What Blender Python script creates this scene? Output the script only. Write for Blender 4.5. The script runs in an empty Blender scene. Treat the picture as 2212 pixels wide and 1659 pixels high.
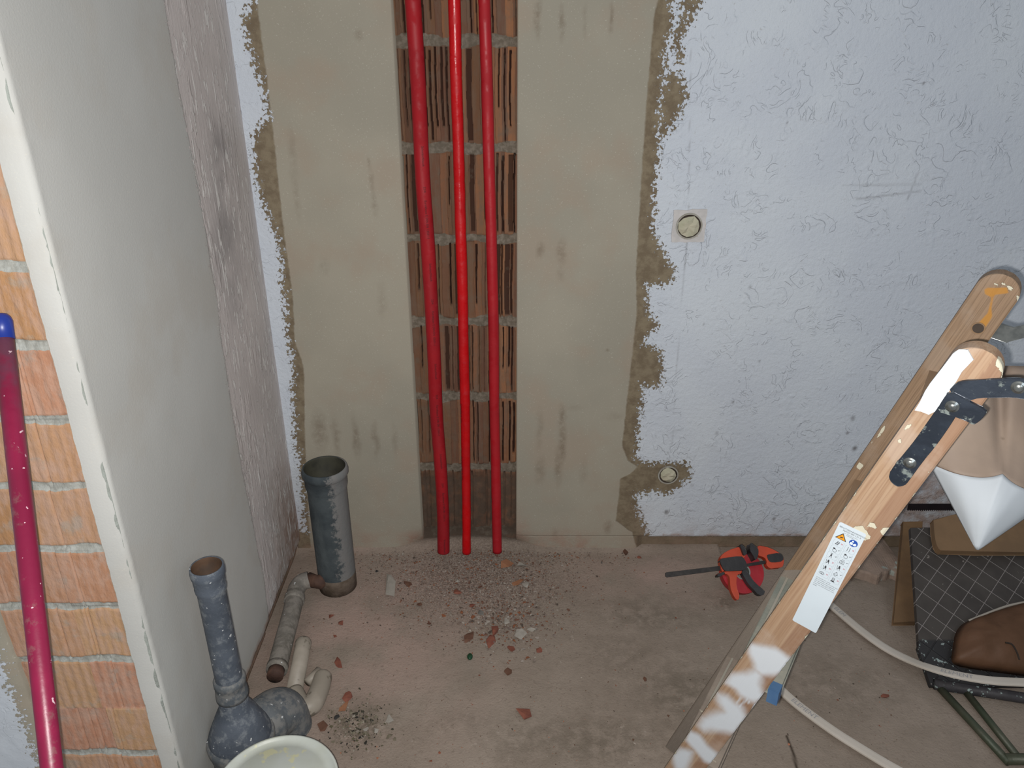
import bpy, math, random
import numpy as np
from mathutils import Vector, Matrix
from mathutils.geometry import tessellate_polygon

sc = bpy.context.scene
C = sc.collection
# ------------------------------------------------------------------ camera
W, H, FPX = 2212.0, 1659.0, 1661.0
CAM = Vector((0, 0, 1.58))
PITCH = math.radians(24.4)
cd = bpy.data.cameras.new('camera'); cam = bpy.data.objects.new('camera', cd); C.objects.link(cam)
cam.location = CAM; cam.rotation_euler = (math.pi/2 - PITCH, 0, 0)
cd.sensor_fit = 'HORIZONTAL'; cd.sensor_width = 36; cd.lens = 36*FPX/W; cd.clip_start = 0.02
sc.camera = cam
# ------------------------------------------------------------------ world, lights, exposure
wd = bpy.data.worlds.new('world'); sc.world = wd; wd.use_nodes = True
bg = wd.node_tree.nodes['Background']; bg.inputs[0].default_value = (0.86, 0.93, 1.0, 1); bg.inputs[1].default_value = 0.28
def area(name, loc, rot, size, power, col, shape='DISK'):
    l = bpy.data.lights.new(name, 'AREA'); l.shape = shape; l.size = size; l.energy = power; l.color = col
    o = bpy.data.objects.new(name, l); C.objects.link(o); o.location = loc; o.rotation_euler = rot
    return o
# the phone's LED flash beside its lens
area('phone_flash', (-0.012, -0.002, 1.570), (math.pi/2 - PITCH, 0, 0), 0.009, 30.0, (1.0, 0.965, 0.925))
# cool fill lamp added high behind the camera to brighten the left wall
area('left_wall_fill', (0.9, -0.7, 2.2), (math.radians(66), 0, math.radians(40)), 1.0, 12.0, (0.80, 0.90, 1.0), 'SQUARE')
sc.view_settings.view_transform = 'Standard'; sc.view_settings.look = 'None'
sc.view_settings.gamma = 1; sc.view_settings.use_curve_mapping = False; sc.view_settings.exposure = 0.0
# ------------------------------------------------------------------ helpers
cth, sth = math.cos(PITCH), math.sin(PITCH)
def ray(px, py):
    u = (px - W/2)/FPX; v = (H/2 - py)/FPX
    return Vector((u, cth + v*sth, -sth + v*cth))
def at_t(px, py, t): return CAM + ray(px, py)*t
def at_y(px, py, y): d = ray(px, py); return CAM + d*(y/d.y)
def at_z(px, py, z=0.0): d = ray(px, py); return CAM + d*((z-CAM.z)/d.z)
def at_x(px, py, x): d = ray(px, py); return CAM + d*(x/d.x)
def at_plane(px, py, O, n): d = ray(px, py); return CAM + d*((O-CAM).dot(n)/d.dot(n))
def lin(h):
    h = h.lstrip('#'); r = []
    for i in (0, 2, 4):
        c = int(h[i:i+2], 16)/255; r.append(c/12.92 if c <= .04045 else ((c+.055)/1.055)**2.4)
    return tuple(r) + (1,)
R = random.Random(7); NR = np.random.RandomState(5)
def vnoise(x, y, seed=0):
    r = np.random.RandomState(seed).rand(256, 256)
    xi = np.floor(x).astype(int); yi = np.floor(y).astype(int); fx = x-xi; fy = y-yi
    fx = fx*fx*(3-2*fx); fy = fy*fy*(3-2*fy)
    g = lambda a, b: r[a % 256, b % 256]
    return (g(xi, yi)*(1-fx)+g(xi+1, yi)*fx)*(1-fy)+(g(xi, yi+1)*(1-fx)+g(xi+1, yi+1)*fx)*fy
def fbm(x, y, s, o=4, seed=0):
    t = 0; a = .5
    for k in range(o): t = t + a*vnoise(x*s*2**k+k*17.3, y*s*2**k+k*9.1, seed+k); a *= .5
    return t - .5*(1-.5**o)
def sdpoly(X, Y, poly):
    """signed distance, positive inside"""
    P = np.array(poly); n = len(P); d = np.full(X.shape, 1e9); ins = np.zeros(X.shape, bool)
    for i in range(n):
        a = P[i]; b = P[(i+1) % n]; e = b-a; L = (e**2).sum() + 1e-12
        t = np.clip(((X-a[0])*e[0]+(Y-a[1])*e[1])/L, 0, 1)
        d = np.minimum(d, np.hypot(X-a[0]-t*e[0], Y-a[1]-t*e[1]))
        c = ((a[1] > Y) != (b[1] > Y)) & (X < (b[0]-a[0])*(Y-a[1])/((b[1]-a[1]) or 1e-12)+a[0])
        ins ^= c
    return np.where(ins, d, -d)
def smooth(me):
    me.polygons.foreach_set('use_smooth', [True]*len(me.polygons))
def obj(name, verts, faces, m, parent=None, sm=False, origin=None, bevel=0, subsurf=0, attrs=None):
    o0 = Vector(parent['_w']) if parent is not None and '_w' in parent else Vector((0, 0, 0))
    if parent is None:
        if origin is None:
            a = np.array([tuple(v) for v in verts]); origin = (float(a[:, 0].mean()), float(a[:, 1].mean()), float(a[:, 2].min()))
        o0 = Vector(origin)
    vs = [tuple(Vector(v)-o0) for v in verts]
    me = bpy.data.meshes.new(name); me.from_pydata(vs, [], [tuple(f) for f in faces]); me.update()
    if attrs:
        for k, val in attrs.items():
            at = me.attributes.new(k, 'FLOAT', 'POINT'); at.data.foreach_set('value', np.asarray(val, dtype=np.float32).ravel())
    if sm: smooth(me)
    me.materials.append(m)
    o = bpy.data.objects.new(name, me); C.objects.link(o)
    if parent is not None: o.parent = parent; o['_w'] = tuple(o0)
    else: o.location = o0; o['_w'] = tuple(o0)
    if bevel:
        b = o.modifiers.new('bevel', 'BEVEL'); b.width = bevel; b.segments = 2; b.limit_method = 'ANGLE'
    if subsurf:
        b = o.modifiers.new('sub', 'SUBSURF'); b.levels = subsurf; b.render_levels = subsurf
    return o
def tag(o, label, cat, group=None):
    o['label'] = label; o['category'] = cat
    if group: o['group'] = group
    return o
def thing(name, loc, label, cat, group=None):
    o = bpy.data.objects.new(name, None); C.objects.link(o); o.location = loc; o['_w'] = tuple(loc)
    o.empty_display_size = 0.05
    return tag(o, label, cat, group)
def struct(o): o['kind'] = 'structure'; return o
class MB:
    def __init__(s): s.v = []; s.f = []
    def add(s, v, f):
        n = len(s.v); s.v += [Vector(p) for p in v]; s.f += [tuple(i+n for i in q) for q in f]; return s
    def box(s, c, sz, M=None):
        c = Vector(c); v = []
        for i in (-1, 1):
            for j in (-1, 1):
                for k in (-1, 1):
                    p = Vector((i*sz[0]/2, j*sz[1]/2, k*sz[2]/2)); v.append(c + (M @ p if M else p))
        return s.add(v, [(0, 1, 3, 2), (4, 6, 7, 5), (0, 4, 5, 1), (2, 3, 7, 6), (0, 2, 6, 4), (1, 5, 7, 3)])
    def tube(s, path, rad, n=20, cap=True, up=(0, 0, 1), squash=None):
        P = [Vector(p) for p in path]; m = len(P); rr = rad if hasattr(rad, '__len__') else [rad]*m
        vs = []; fs = []; prev = None
        for i in range(m):
            T = (P[min(i+1, m-1)]-P[max(i-1, 0)]).normalized()
            if prev is None:
                a = Vector(up) if abs(T.dot(Vector(up))) < .95 else Vector((0, 1, 0))
                nx = (a - T*a.dot(T)).normalized()
            else: nx = (prev - T*prev.dot(T)).normalized()
            prev = nx; ny = T.cross(nx)
            for k in range(n):
                an = 2*math.pi*k/n; r = rr[i](an) if callable(rr[i]) else rr[i]
                vs.append(P[i]+(nx*math.cos(an)+ny*math.sin(an))*r)
        for i in range(m-1):
            for k in range(n):
                a = i*n+k; b = i*n+(k+1) % n; fs.append((a, b, b+n, a+n))
        if cap: fs.append(tuple(range(n-1, -1, -1))); fs.append(tuple((m-1)*n+k for k in range(n)))
        return s.add(vs, fs)
    def lathe(s, prof, c, ax=(0, 0, 1), n=40, cap=True):
        """prof: list of (r, h) along the axis from c"""
        A = Vector(ax).normalized(); X = A.orthogonal().normalized(); Y = A.cross(X); c = Vector(c); vs = []; fs = []
        for r, h in prof:
            for k in range(n):
                an = 2*math.pi*k/n; vs.append(c+A*h+(X*math.cos(an)+Y*math.sin(an))*r)
        for i in range(len(prof)-1):
            for k in range(n):
                a = i*n+k; b = i*n+(k+1) % n; fs.append((a, b, b+n, a+n))
        if cap: fs.append(tuple(range(n-1, -1, -1))); fs.append(tuple((len(prof)-1)*n+k for k in range(n)))
        return s.add(vs, fs)
    def prism(s, pts, off):
        """pts: planar 3-D polygon, off: extrusion vector"""
        P = [Vector(p) for p in pts]; n = len(P); off = Vector(off)
        fs = [(i, (i+1) % n, (i+1) % n+n, i+n) for i in range(n)]
        tr = tessellate_polygon([P]); fs += [tuple(t) for t in tr] + [tuple(i+n for i in reversed(t)) for t in tr]
        return s.add(P+[p+off for p in P], fs)
    def obj(s, name, m, parent=None, **k): return obj(name, s.v, s.f, m, parent, **k)
def chaikin(P, it=2, closed=True):
    for _ in range(it):
        Q = []; n = len(P)
        for i in range(n if closed else n-1):
            a = Vector(P[i]); b = Vector(P[(i+1) % n]); Q += [a*.75+b*.25, a*.25+b*.75]
        if not closed: Q = [Vector(P[0])]+Q+[Vector(P[-1])]
        P = Q
    return P
def spline(P, n=12):
    P = [Vector(p) for p in P]; Q = [P[0]*2-P[1]]+P+[P[-1]*2-P[-2]]; out = []
    for i in range(1, len(Q)-2):
        for k in range(n):
            t = k/n; a, b, c, d = Q[i-1], Q[i], Q[i+1], Q[i+2]
            out.append(.5*((2*b)+(c-a)*t+(2*a-5*b+4*c-d)*t*t+(3*b-a-3*c+d)*t**3))
    return out+[P[-1]]
def text_mesh(s, size, align='LEFT'):
    cu = bpy.data.curves.new('t', 'FONT'); cu.body = s; cu.size = size; cu.align_x = align; cu.resolution_u = 2
    o = bpy.data.objects.new('t', cu); C.objects.link(o)
    dg = bpy.context.evaluated_depsgraph_get(); me = bpy.data.meshes.new_from_object(o.evaluated_get(dg))
    v = [(p.co.x, p.co.y) for p in me.vertices]; f = [tuple(q.vertices) for q in me.polygons]
    bpy.data.objects.remove(o); bpy.data.curves.remove(cu); bpy.data.meshes.remove(me)
    return v, f
# ------------------------------------------------------------------ materials
class NT:
    def __init__(s, name):
        s.m = bpy.data.materials.new(name); s.m.use_nodes = True; s.t = s.m.node_tree; s.b = s.t.nodes['Principled BSDF']
        s.co = s.t.nodes.new('ShaderNodeTexCoord').outputs['Object']
    def n(s, ty, ins=None, **kw):
        d = s.t.nodes.new(ty)
        for k, v in kw.items(): setattr(d, k, v)
        for k, v in (ins or {}).items(): s.put(d.inputs[k], v)
        return d
    def put(s, i, v):
        if isinstance(v, bpy.types.NodeSocket): s.t.links.new(v, i)
        else:
            if isinstance(v, str): v = lin(v)
            i.default_value = v
    def geo(s): s.co = s.n('ShaderNodeNewGeometry').outputs['Position']; return s
    def scale(s, v): return s.n('ShaderNodeVectorMath', {0: s.co, 1: v}, operation='MULTIPLY').outputs[0]
    def noise(s, sc_, det=4, rough=.55, vec=None, dist=0):
        return s.n('ShaderNodeTexNoise', {'Vector': vec or s.co, 'Scale': sc_, 'Detail': det, 'Roughness': rough, 'Distortion': dist}).outputs[0]
    def voro(s, sc_, vec=None, feature='F1'):
        return s.n('ShaderNodeTexVoronoi', {'Vector': vec or s.co, 'Scale': sc_}, feature=feature).outputs[0]
    def attr(s, a): return s.n('ShaderNodeAttribute', attribute_name=a).outputs['Fac']
    def math(s, op, a, b=0.0, c=0.0):
        return s.n('ShaderNodeMath', {0: a, 1: b, 2: c}, operation=op).outputs[0]
    def step(s, v, lo, hi, a=0.0, b=1.0):
        return s.n('ShaderNodeMapRange', {0: v, 1: lo, 2: hi, 3: a, 4: b}, interpolation_type='SMOOTHSTEP').outputs[0]
    def mix(s, f, a, b):
        d = s.t.nodes.new('ShaderNodeMix'); d.data_type = 'RGBA'
        s.put(d.inputs[0], f); s.put(d.inputs[6], a); s.put(d.inputs[7], b); return d.outputs[2]
    def bump(s, h, dist, strength=1.0, normal=None):
        ins = {'Height': h, 'Distance': dist, 'Strength': strength}
        if normal: ins['Normal'] = normal
        return s.n('ShaderNodeBump', ins).outputs[0]
    def fin(s, col, rough=.9, normal=None, spec=.3, metal=0.0):
        s.put(s.b.inputs['Base Color'], col); s.put(s.b.inputs['Roughness'], rough)
        s.put(s.b.inputs['Specular IOR Level'], spec); s.put(s.b.inputs['Metallic'], metal)
        if normal: s.put(s.b.inputs['Normal'], normal)
        return s.m
def simple(name, c1, c2=None, sc_=12, rough=.6, bump=0.0, bsc=80, spec=.4, metal=0.0, c3=None, spk=60, thr=.68):
    s = NT(name); col = s.mix(s.step(s.noise(sc_, 5), .35, .65), c1, c2 or c1)
    if c3: col = s.mix(s.step(s.noise(spk, 3, .6), thr, thr+.04), col, c3)
    return s.fin(col, rough, s.bump(s.noise(bsc, 4), bump) if bump else None, spec, metal)
GREY1, GREY2, GREYW = '#8e897c', '#969082', '#948575'
BROWN1, BROWN2 = '#6d604e', '#7f735f'
WHITE = '#c3c9d0'
def wall_mat(name, sx=1.0, sy=1.0, sz=1.0, white=WHITE, white2=None, worm=1.0, g1=GREY1, g2=GREY2, gw=GREYW, fleck_glint=0.0):
    s = NT(name).geo()
    nm = s.math('SUBTRACT', s.noise(45, 8, .65), .5); nl = s.math('SUBTRACT', s.noise(9, 4), .5)
    w = s.math('ADD', s.attr('white'), s.math('MULTIPLY', nm, .022))
    near = s.step(s.math('ABSOLUTE', s.attr('white')), .010, .050, 1.0, 0.0)
    w = s.math('ADD', w, s.math('MULTIPLY', s.math('MULTIPLY', s.math('SUBTRACT', s.noise(110, 5, .65), .52), .13), near))
    fw = s.step(w, -.0006, .0006)
    g = s.math('ADD', s.attr('grey'), s.math('MULTIPLY', nm, .010)); fg = s.step(g, -.003, .003)
    brown = s.mix(s.step(s.noise(30, 6, .65), .38, .62), BROWN1, BROWN2)
    grey = s.mix(s.step(s.noise(2.6, 3), .35, .65), g1, g2)
    grey = s.mix(s.math('MULTIPLY', s.step(s.noise(4.2, 4, .6), .48, .66), .5), grey, gw)
    grey = s.mix(s.math('MULTIPLY', s.step(s.noise(260, 3), .62, .72), .35), grey, '#c2bfb2')
    col = s.mix(fg, brown, grey)
    st = s.math('MULTIPLY', s.attr('stain'), s.step(s.noise(60, 5, .7), .25, .6))
    col = s.mix(s.math('MULTIPLY', st, .7), col, '#665848')
    wc = s.mix(s.step(s.noise(3, 4), .35, .65), white, white2 or '#bcc2cb')
    wc = s.mix(s.math('MULTIPLY', s.step(s.noise(90, 3, .7), .66, .72), .35), wc, '#8f8a84')
    col = s.mix(fw, col, wc)
    col = s.mix(s.math('MULTIPLY', s.attr('smudge'), s.step(s.noise(8, 5), .2, .7)), col, '#6d6b6c')
    col = s.mix(s.math('MULTIPLY', s.attr('dust'), s.step(s.noise(22, 6, .65), .25, .65)), col, '#94796a')
    fl = s.math('MULTIPLY', s.step(s.noise(52, 3, .55, s.scale((sx, sy, sz*.8))), .585, .62), fleck_glint); col = s.mix(s.math('MULTIPLY', s.math('MULTIPLY', fl, fw), .75), col, '#dad8d4')  # raised flecks; the light they catch is painted in as pale colour
    # trowelled ridges of the old painted coat
    v = s.scale((sx, sy, sz))
    v2 = s.n('ShaderNodeVectorMath', {0: v, 1: s.n('ShaderNodeTexNoise', {'Vector': v, 'Scale': 7.0, 'Detail': 2.0}).outputs[1]}, operation='ADD').outputs[0]
    na = s.noise(8, 1.5, .5, v2); r1 = s.step(s.math('ABSOLUTE', s.math('SUBTRACT', na, .5)), .0, .022, 1.0, 0.0)
    nb = s.noise(12, 1.5, .5, s.n('ShaderNodeVectorMath', {0: v2, 1: (3.1, 7.7, 1.3)}, operation='ADD').outputs[0])
    r2 = s.step(s.math('ABSOLUTE', s.math('SUBTRACT', nb, .47)), .0, .024, 1.0, 0.0)
    keep = s.step(s.noise(11, 3, .6, v), .50, .60)
    keep2 = s.step(s.noise(15, 3, .6, v), .53, .62)
    ridge = s.math('MAXIMUM', s.math('MULTIPLY', r1, keep), s.math('MULTIPLY', r2, keep2))
    side = s.math('MULTIPLY', s.step(na, .46, .56), s.math('MULTIPLY', keep, .5))
    hgt = s.math('MULTIPLY', s.math('ADD', s.math('ADD', s.math('MULTIPLY', ridge, .42), side), s.math('MULTIPLY', s.noise(60, 4, .6, v), .5)), worm)
    hgt = s.math('MULTIPLY', hgt, s.math('MULTIPLY', fw, s.attr('rough')))
    hgt = s.math('ADD', hgt, s.math('MULTIPLY', s.math('MULTIPLY', fl, fw), .8)); h2 = s.math('ADD', hgt, s.math('MULTIPLY', fw, .8))
    h3 = s.math('ADD', h2, s.math('MULTIPLY', s.math('SUBTRACT', 1.0, fg), s.math('MULTIPLY', s.noise(70, 6, .7), 1.2)))
    h4 = s.math('ADD', h3, s.math('MULTIPLY', s.noise(220, 3), .12))
    h5 = s.math('ADD', h4, s.math('MULTIPLY', s.attr('dust'), s.math('MULTIPLY', s.noise(110, 5, .7), .8)))
    return s.fin(col, s.math('SUBTRACT', .92, s.math('MULTIPLY', fw, .22)), s.bump(h5, .0028), .35)
M = {}
M['wall_back'] = wall_mat('old_painted_and_skimmed_plaster', 1, 1, 1)
M['wall_left'] = wall_mat('skimmed_left_plaster', 1, 1.6, .38, '#c6bfbc', '#bcb5b2', 1.0, '#aeaeaa', '#b4b4b0', '#aca8a0', 1.0)
def mortar(name, c1, c2, c3):
    s = NT(name).geo(); c = s.mix(s.step(s.noise(25, 6, .6), .4, .62), c1, c2); c = s.mix(s.step(s.noise(120, 3), .6, .7), c, c3)
    return s.fin(c, .95, s.bump(s.noise(70, 6, .65), .004), .2)
M['edge_plaster'] = mortar('broken_plaster_edge', '#959a94', '#898d87', '#a6aba6')
def clay(name, cols, dusty, mort, orange, gz=.12):
    s = NT(name).geo(); t = s.attr('tone')
    rp = s.n('ShaderNodeValToRGB', {0: t}); e = rp.color_ramp.elements; e[0].color = lin(cols[0]); e[1].color = lin(cols[-1])
    for i, c in enumerate(cols[1:-1]): q = e.new((i+1)/(len(cols)-1)); q.color = lin(c)
    v = s.scale((1, 1, gz)); c = s.mix(s.math('MULTIPLY', s.step(s.noise(90, 5, .6, v), .4, .65), .55), rp.outputs[0], dusty)
    c = s.mix(s.math('MULTIPLY', s.step(s.noise(14, 4), .5, .68), .5), c, dusty)
    c = s.mix(s.step(s.attr('slot'), .15, .8), c, orange)  # shade inside the slots is painted in as a darker clay colour
    ms = s.math('ADD', s.attr('mortar'), s.math('MULTIPLY', s.math('SUBTRACT', s.noise(45, 6, .65), .5), 1.5))
    mc = s.mix(s.step(s.noise(80, 5, .6), .4, .65), mort[0], mort[1]); c = s.mix(s.step(ms, .42, .58), c, mc)
    c = s.mix(s.math('MULTIPLY', s.step(s.noise(20, 6, .65), .54, .68), .45), c, mort[0])
    c = s.mix(s.math('MULTIPLY', s.attr('dust'), s.step(s.noise(30, 5, .6), .2, .6)), c, '#4b4037')
    hb = s.math('ADD', s.noise(130, 4, .6, v), s.math('MULTIPLY', s.noise(60, 5), .6))
    return s.fin(c, .92, s.bump(hb, .0022), .25)
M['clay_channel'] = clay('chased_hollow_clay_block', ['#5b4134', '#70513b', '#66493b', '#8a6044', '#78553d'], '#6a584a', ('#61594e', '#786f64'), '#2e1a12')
M['clay_left'] = clay('tan_hollow_brick', ['#a87d62', '#ad8a69', '#aa7c66', '#a67e5a', '#ae8c74'], '#b19382', ('#92928b', '#a5a7a2'), '#8d6a52', .35)
# ------------------------------------------------------------------ the setting
YB, XL, YF = 2.13, -0.69, 1.128          # back wall, left wall, brick return facing the camera
CX0, CX1, CD = -0.300, 0.014, 0.045      # the chased channel
def wpt(px, py): p = at_y(px, py, YB); return (p.x, p.z)
white_right = [wpt(*p) for p in [(1443,-60),(1443,21),(1450,0),(1448,60),(1435,105),(1435,148),(1426,200),(1422,253),(1422,304),(1418,359),(1412,422),(1408,485),(1420,527),(1439,561),(1458,590),(1443,612),(1397,612),(1395,654),(1402,683),(1422,705),(1397,719),(1389,745),(1427,759),(1429,817),(1425,835),(1382,828),(1387,860),(1378,907),(1375,962),(1373,990),(1397,1001),(1454,1000),(1480,1001),(1492,1019),(1483,1037),(1443,1065),(1407,1059),(1389,1066),(1371,1066),(1378,1106),(1396,1146),(1398,1172)]]
white_right = [(white_right[0][0], 2.6)] + white_right + [(2.6, white_right[-1][1]), (2.6, 2.6)]
z8 = lambda L: [wpt(1300+x/2.37, y/2.37) for x, y in L]
bare1 = z8([(385,-30),(520,-30),(500,30),(470,90),(440,150),(405,200),(415,300),(385,318),(362,260),(362,190),(395,100),(430,60)])
bare2 = z8([(325,370),(395,365),(415,430),(440,500),(390,590),(360,650),(315,700),(285,720),(300,500)])
grey_poly = [wpt(*p) for p in [(1425,-20),(1412,42),(1401,169),(1393,274),(1386,380),(1381,464),(1374,590),(1376,672),(1368,745),(1360,817),(1352,890),(1344,962),(1357,994),(1378,1008),(1362,1022),(1340,1034),(1337,1070),(1331,1124),(1366,1150),(1380,1200)]]
grey_poly = [(grey_poly[0][0], 2.6)] + grey_poly + [(-.2, -.1), (-.2, 2.6)]
white_left = [wpt(*p) for p in [(560,-20),(532,34),(536,100),(558,150),(574,210),(584,250),(549,290),(551,350),(560,400),(574,450),(602,520),(610,560),(610,600),(616,650),(620,700),(628,740),(638,800),(633,850),(637,900),(641,960),(650,1000),(656,1100),(662,1150)]]
white_left = [(white_left[0][0], 2.6)] + white_left + [(-.8, white_left[-1][1]), (-.8, 2.6)]
grey_left = [wpt(*p) for p in [(550,-20),(557,20),(574,152),(587,253),(599,371),(618,540),(631,627),(637,736),(656,795),(658,901),(660,964),(664,1060),(668,1150)]]
grey_left = [(grey_left[0][0], 2.6)] + grey_left + [(grey_left[-1][0], -.1), (0, -.1), (0, 2.6)]
stains = [(1213,900,9,26,.8),(1215,960,9,50,.9),(1205,1010,10,40,.7),(1165,930,8,50,.4),(1167,1015,12,30,.55),(1165,540,9,18,.7),(1213,545,12,30,.6),(1212,590,9,20,.3),(797,350,5,12,.7),(803,390,7,34,.45),(810,440,7,30,.5),(825,650,11,42,.3),(772,75,10,14,.55),
 (1160,40,8,46,.8),(1214,50,7,40,.75),(1266,45,6,36,.5),(1321,40,6,36,.8),(632,330,10,60,.35),(638,420,8,60,.35),(690,930,18,42,.75),(726,945,9,42,.6),(769,945,9,46,.75),(812,950,8,40,.6),(852,950,7,36,.4),(700,575,12,20,.3),(1313,1140,10,16,.8),(1197,1155,8,16,.5),(1313,756,4,4,.9),(1260,1020,10,30,.25),(1330,900,30,10,.25),(1240,880,25,8,.2)]
def wall_attrs(X, Z, white, grey, extra=None):
    a = {}
    w = sdpoly(X, Z, white)
    a['white'] = np.clip(w, -.06, .2); a['grey'] = np.clip(sdpoly(X, Z, grey), -.05, .05)
    st = np.zeros(X.shape)
    for px, py, rx, ry, k in stains:
        c = wpt(px, py); e = wpt(px+rx, py); f = wpt(px, py+ry); RX = abs(e[0]-c[0]); RZ = abs(f[1]-c[1])
        dd = np.sqrt(((X-c[0]-fbm(X, Z, 30, 3, 3)*.02)/RX)**2+((Z-c[1])/RZ)**2); st = np.maximum(st, k*np.clip(1.25-dd, 0, 1))
    a['stain'] = np.clip(st, 0, 1); a['smudge'] = np.zeros(X.shape); a['rough'] = np.ones(X.shape)
    a['dust'] = np.clip((.20-Z)/.22, 0, 1)*np.clip(.5+2.5*fbm(X, Z, 9, 4, 8), .15, 1)
    return a
def grid_wall(name, x0, x1, z0, z1, dx, dz, y, m, attrf, hf):
    nx = max(2, int(round((x1-x0)/dx))+1); nz = max(2, int(round((z1-z0)/dz))+1)
    X, Z = np.meshgrid(np.linspace(x0, x1, nx), np.linspace(z0, z1, nz)); Y = y + hf(X, Z)
    V = np.stack([X, Y, Z], -1).reshape(-1, 3); idx = np.arange(nx*nz).reshape(nz, nx)
    F = np.stack([idx[:-1, :-1], idx[:-1, 1:], idx[1:, 1:], idx[1:, :-1]], -1).reshape(-1, 4)
    return V, F, (X, Z), attrf(X, Z)
def npobj(name, V, F, m, attrs, sm=True, parent=None):
    me = bpy.data.meshes.new(name); me.vertices.add(len(V)); me.vertices.foreach_set('co', V.astype(np.float32).ravel())
    me.loops.add(F.size); me.loops.foreach_set('vertex_index', F.astype(np.int32).ravel())
    me.polygons.add(len(F)); me.polygons.foreach_set('loop_start', (np.arange(len(F))*F.shape[1]).astype(np.int32))
    me.polygons.foreach_set('loop_total', np.full(len(F), F.shape[1], np.int32)); me.update(calc_edges=True); me.validate()
    for k, v in (attrs or {}).items():
        at = me.attributes.new(k, 'FLOAT', 'POINT'); at.data.foreach_set('value', v.astype(np.float32).ravel())
    if sm: smooth(me)
    me.materials.append(m); o = bpy.data.objects.new(name, me); C.objects.link(o)
    if parent is not None: o.parent = parent
    return o
def skirt(V, F, X, d):
    """give an open wall sheet real thickness by dropping its border back by d (along +y)"""
    nz, nx = X.shape; idx = np.arange(nx*nz).reshape(nz, nx)
    b = list(idx[0, :]) + list(idx[1:, -1]) + list(idx[-1, -2::-1]) + list(idx[-2:0:-1, 0])
    base = len(V); VV = np.vstack([V, V[b]+np.array(d)]); n = len(b)
    Q = np.array([(b[(i+1) % n], b[i], base+i, base+(i+1) % n) for i in range(n)])
    return VV, np.vstack([F, Q])
def pad(a, n): return {k: np.concatenate([v.ravel(), np.zeros(n-v.size) + (0 if k != 'white' else -.05)]) for k, v in a.items()}
# white coat ends above the floor on the right: the bare strip is set back
ZS = wpt(1500, 1158)[1]
def cove(X, Z): return .05*np.clip((.08-Z)/.08, 0, 1)**2*np.clip((CX1+.10-X)/.10, 0, 1)**2
def hr(X, Z):
    w = np.clip(sdpoly(X, Z, white_right)/.004, 0, 1); return -.0015*w + .0012*fbm(X, Z, 6, 3, 2) + cove(X, Z)
def left_edge_h(X, Z):
    return .004*fbm(X, Z, 8, 3, 4) + .05*np.clip((.10-Z)/.10, 0, 1)**2*np.clip((X-CX0+.10)/.10, 0, 1)**2
def attrA(X, Z):
    a = wall_attrs(X, Z, white_left, grey_left); a['rough'] *= .6
    a['dust'] = np.maximum(a['dust'], np.clip((.09-Z)/.05, 0, 1)*np.clip((X+.42)/.08, 0, 1)); return a
V, F, (X, Z), A = grid_wall('a', XL-.03, CX0, 0, 2.5, .004, .005, YB, None, attrA, left_edge_h)
V, F = skirt(V, F, X, (0, .12, 0)); struct(npobj('wall_back_left', V, F, M['wall_back'], pad(A, len(V))))
def attrB(X, Z):
    a = wall_attrs(X, Z, white_right, grey_poly)
    for b in (bare1, bare2): a['white'] = np.minimum(a['white'], -sdpoly(X, Z, b)+.004)
    for px, py, rr_ in [(1842,903,4),(1846,968,4),(1548,935,3),(1440,1106,4),(1495,1048,2.5),(1620,620,2.5),(1700,265,2),(1830,935,2.5),(1672,1120,3),(1520,700,2),(1583,868,2),(1995,180,2),(1640,780,2),(1850,1000,2.5)]:
        c0 = wpt(px, py); e0 = wpt(px+rr_*1.5, py); a['smudge'] = np.maximum(a['smudge'], .9*np.clip(1.5-np.hypot(X-c0[0]+.004*fbm(X, Z, 90, 2, 5), (Z-c0[1])*.8)/abs(e0[0]-c0[0])*1.3, 0, 1))
    a['dust'] = np.maximum(a['dust'], np.clip((X-1.12)/.15, 0, 1)*np.clip((.36-Z)/.1, 0, 1)*.8)
    a['dust'] = np.maximum(a['dust'], .9*np.exp(-((Z-ZS-.006)/.006)**2)*(X > .5))
    a['stain'] = np.maximum(a['stain'], .75*(np.clip(a['grey'], -1, 0) < -.003)*0)
    def line(a0, b0, wd, k):
        P0 = np.array(wpt(*a0)); P1 = np.array(wpt(*b0)); e = P1-P0; t = np.clip(((X-P0[0])*e[0]+(Z-P0[1])*e[1])/(e@e), 0, 1)
        return k*np.clip(1.4-np.hypot(X-P0[0]-t*e[0], Z-P0[1]-t*e[1])/wd, 0, 1)
    for l in [((1492,100),(1487,460),.0012,.5),((1484,520),(1462,780),.0014,.6),((1462,780),(1452,960),.0010,.3),((1820,400),(1990,398),.003,.3),((1850,430),(1990,412),.003,.45),((1960,430),(1982,375),.003,.5),((1500,1021),(1580,1021),.0012,.5)]:
        a['smudge'] = np.maximum(a['smudge'], line(*l))
    return a
V, F, (X, Z), A = grid_wall('b', CX1, 2.3, ZS, 2.5, .0045, .0045, YB, None, attrB, hr)
V, F = skirt(V, F, X, (0, .12, 0)); struct(npobj('wall_back_right', V, F, M['wall_back'], pad(A, len(V))))
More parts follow.
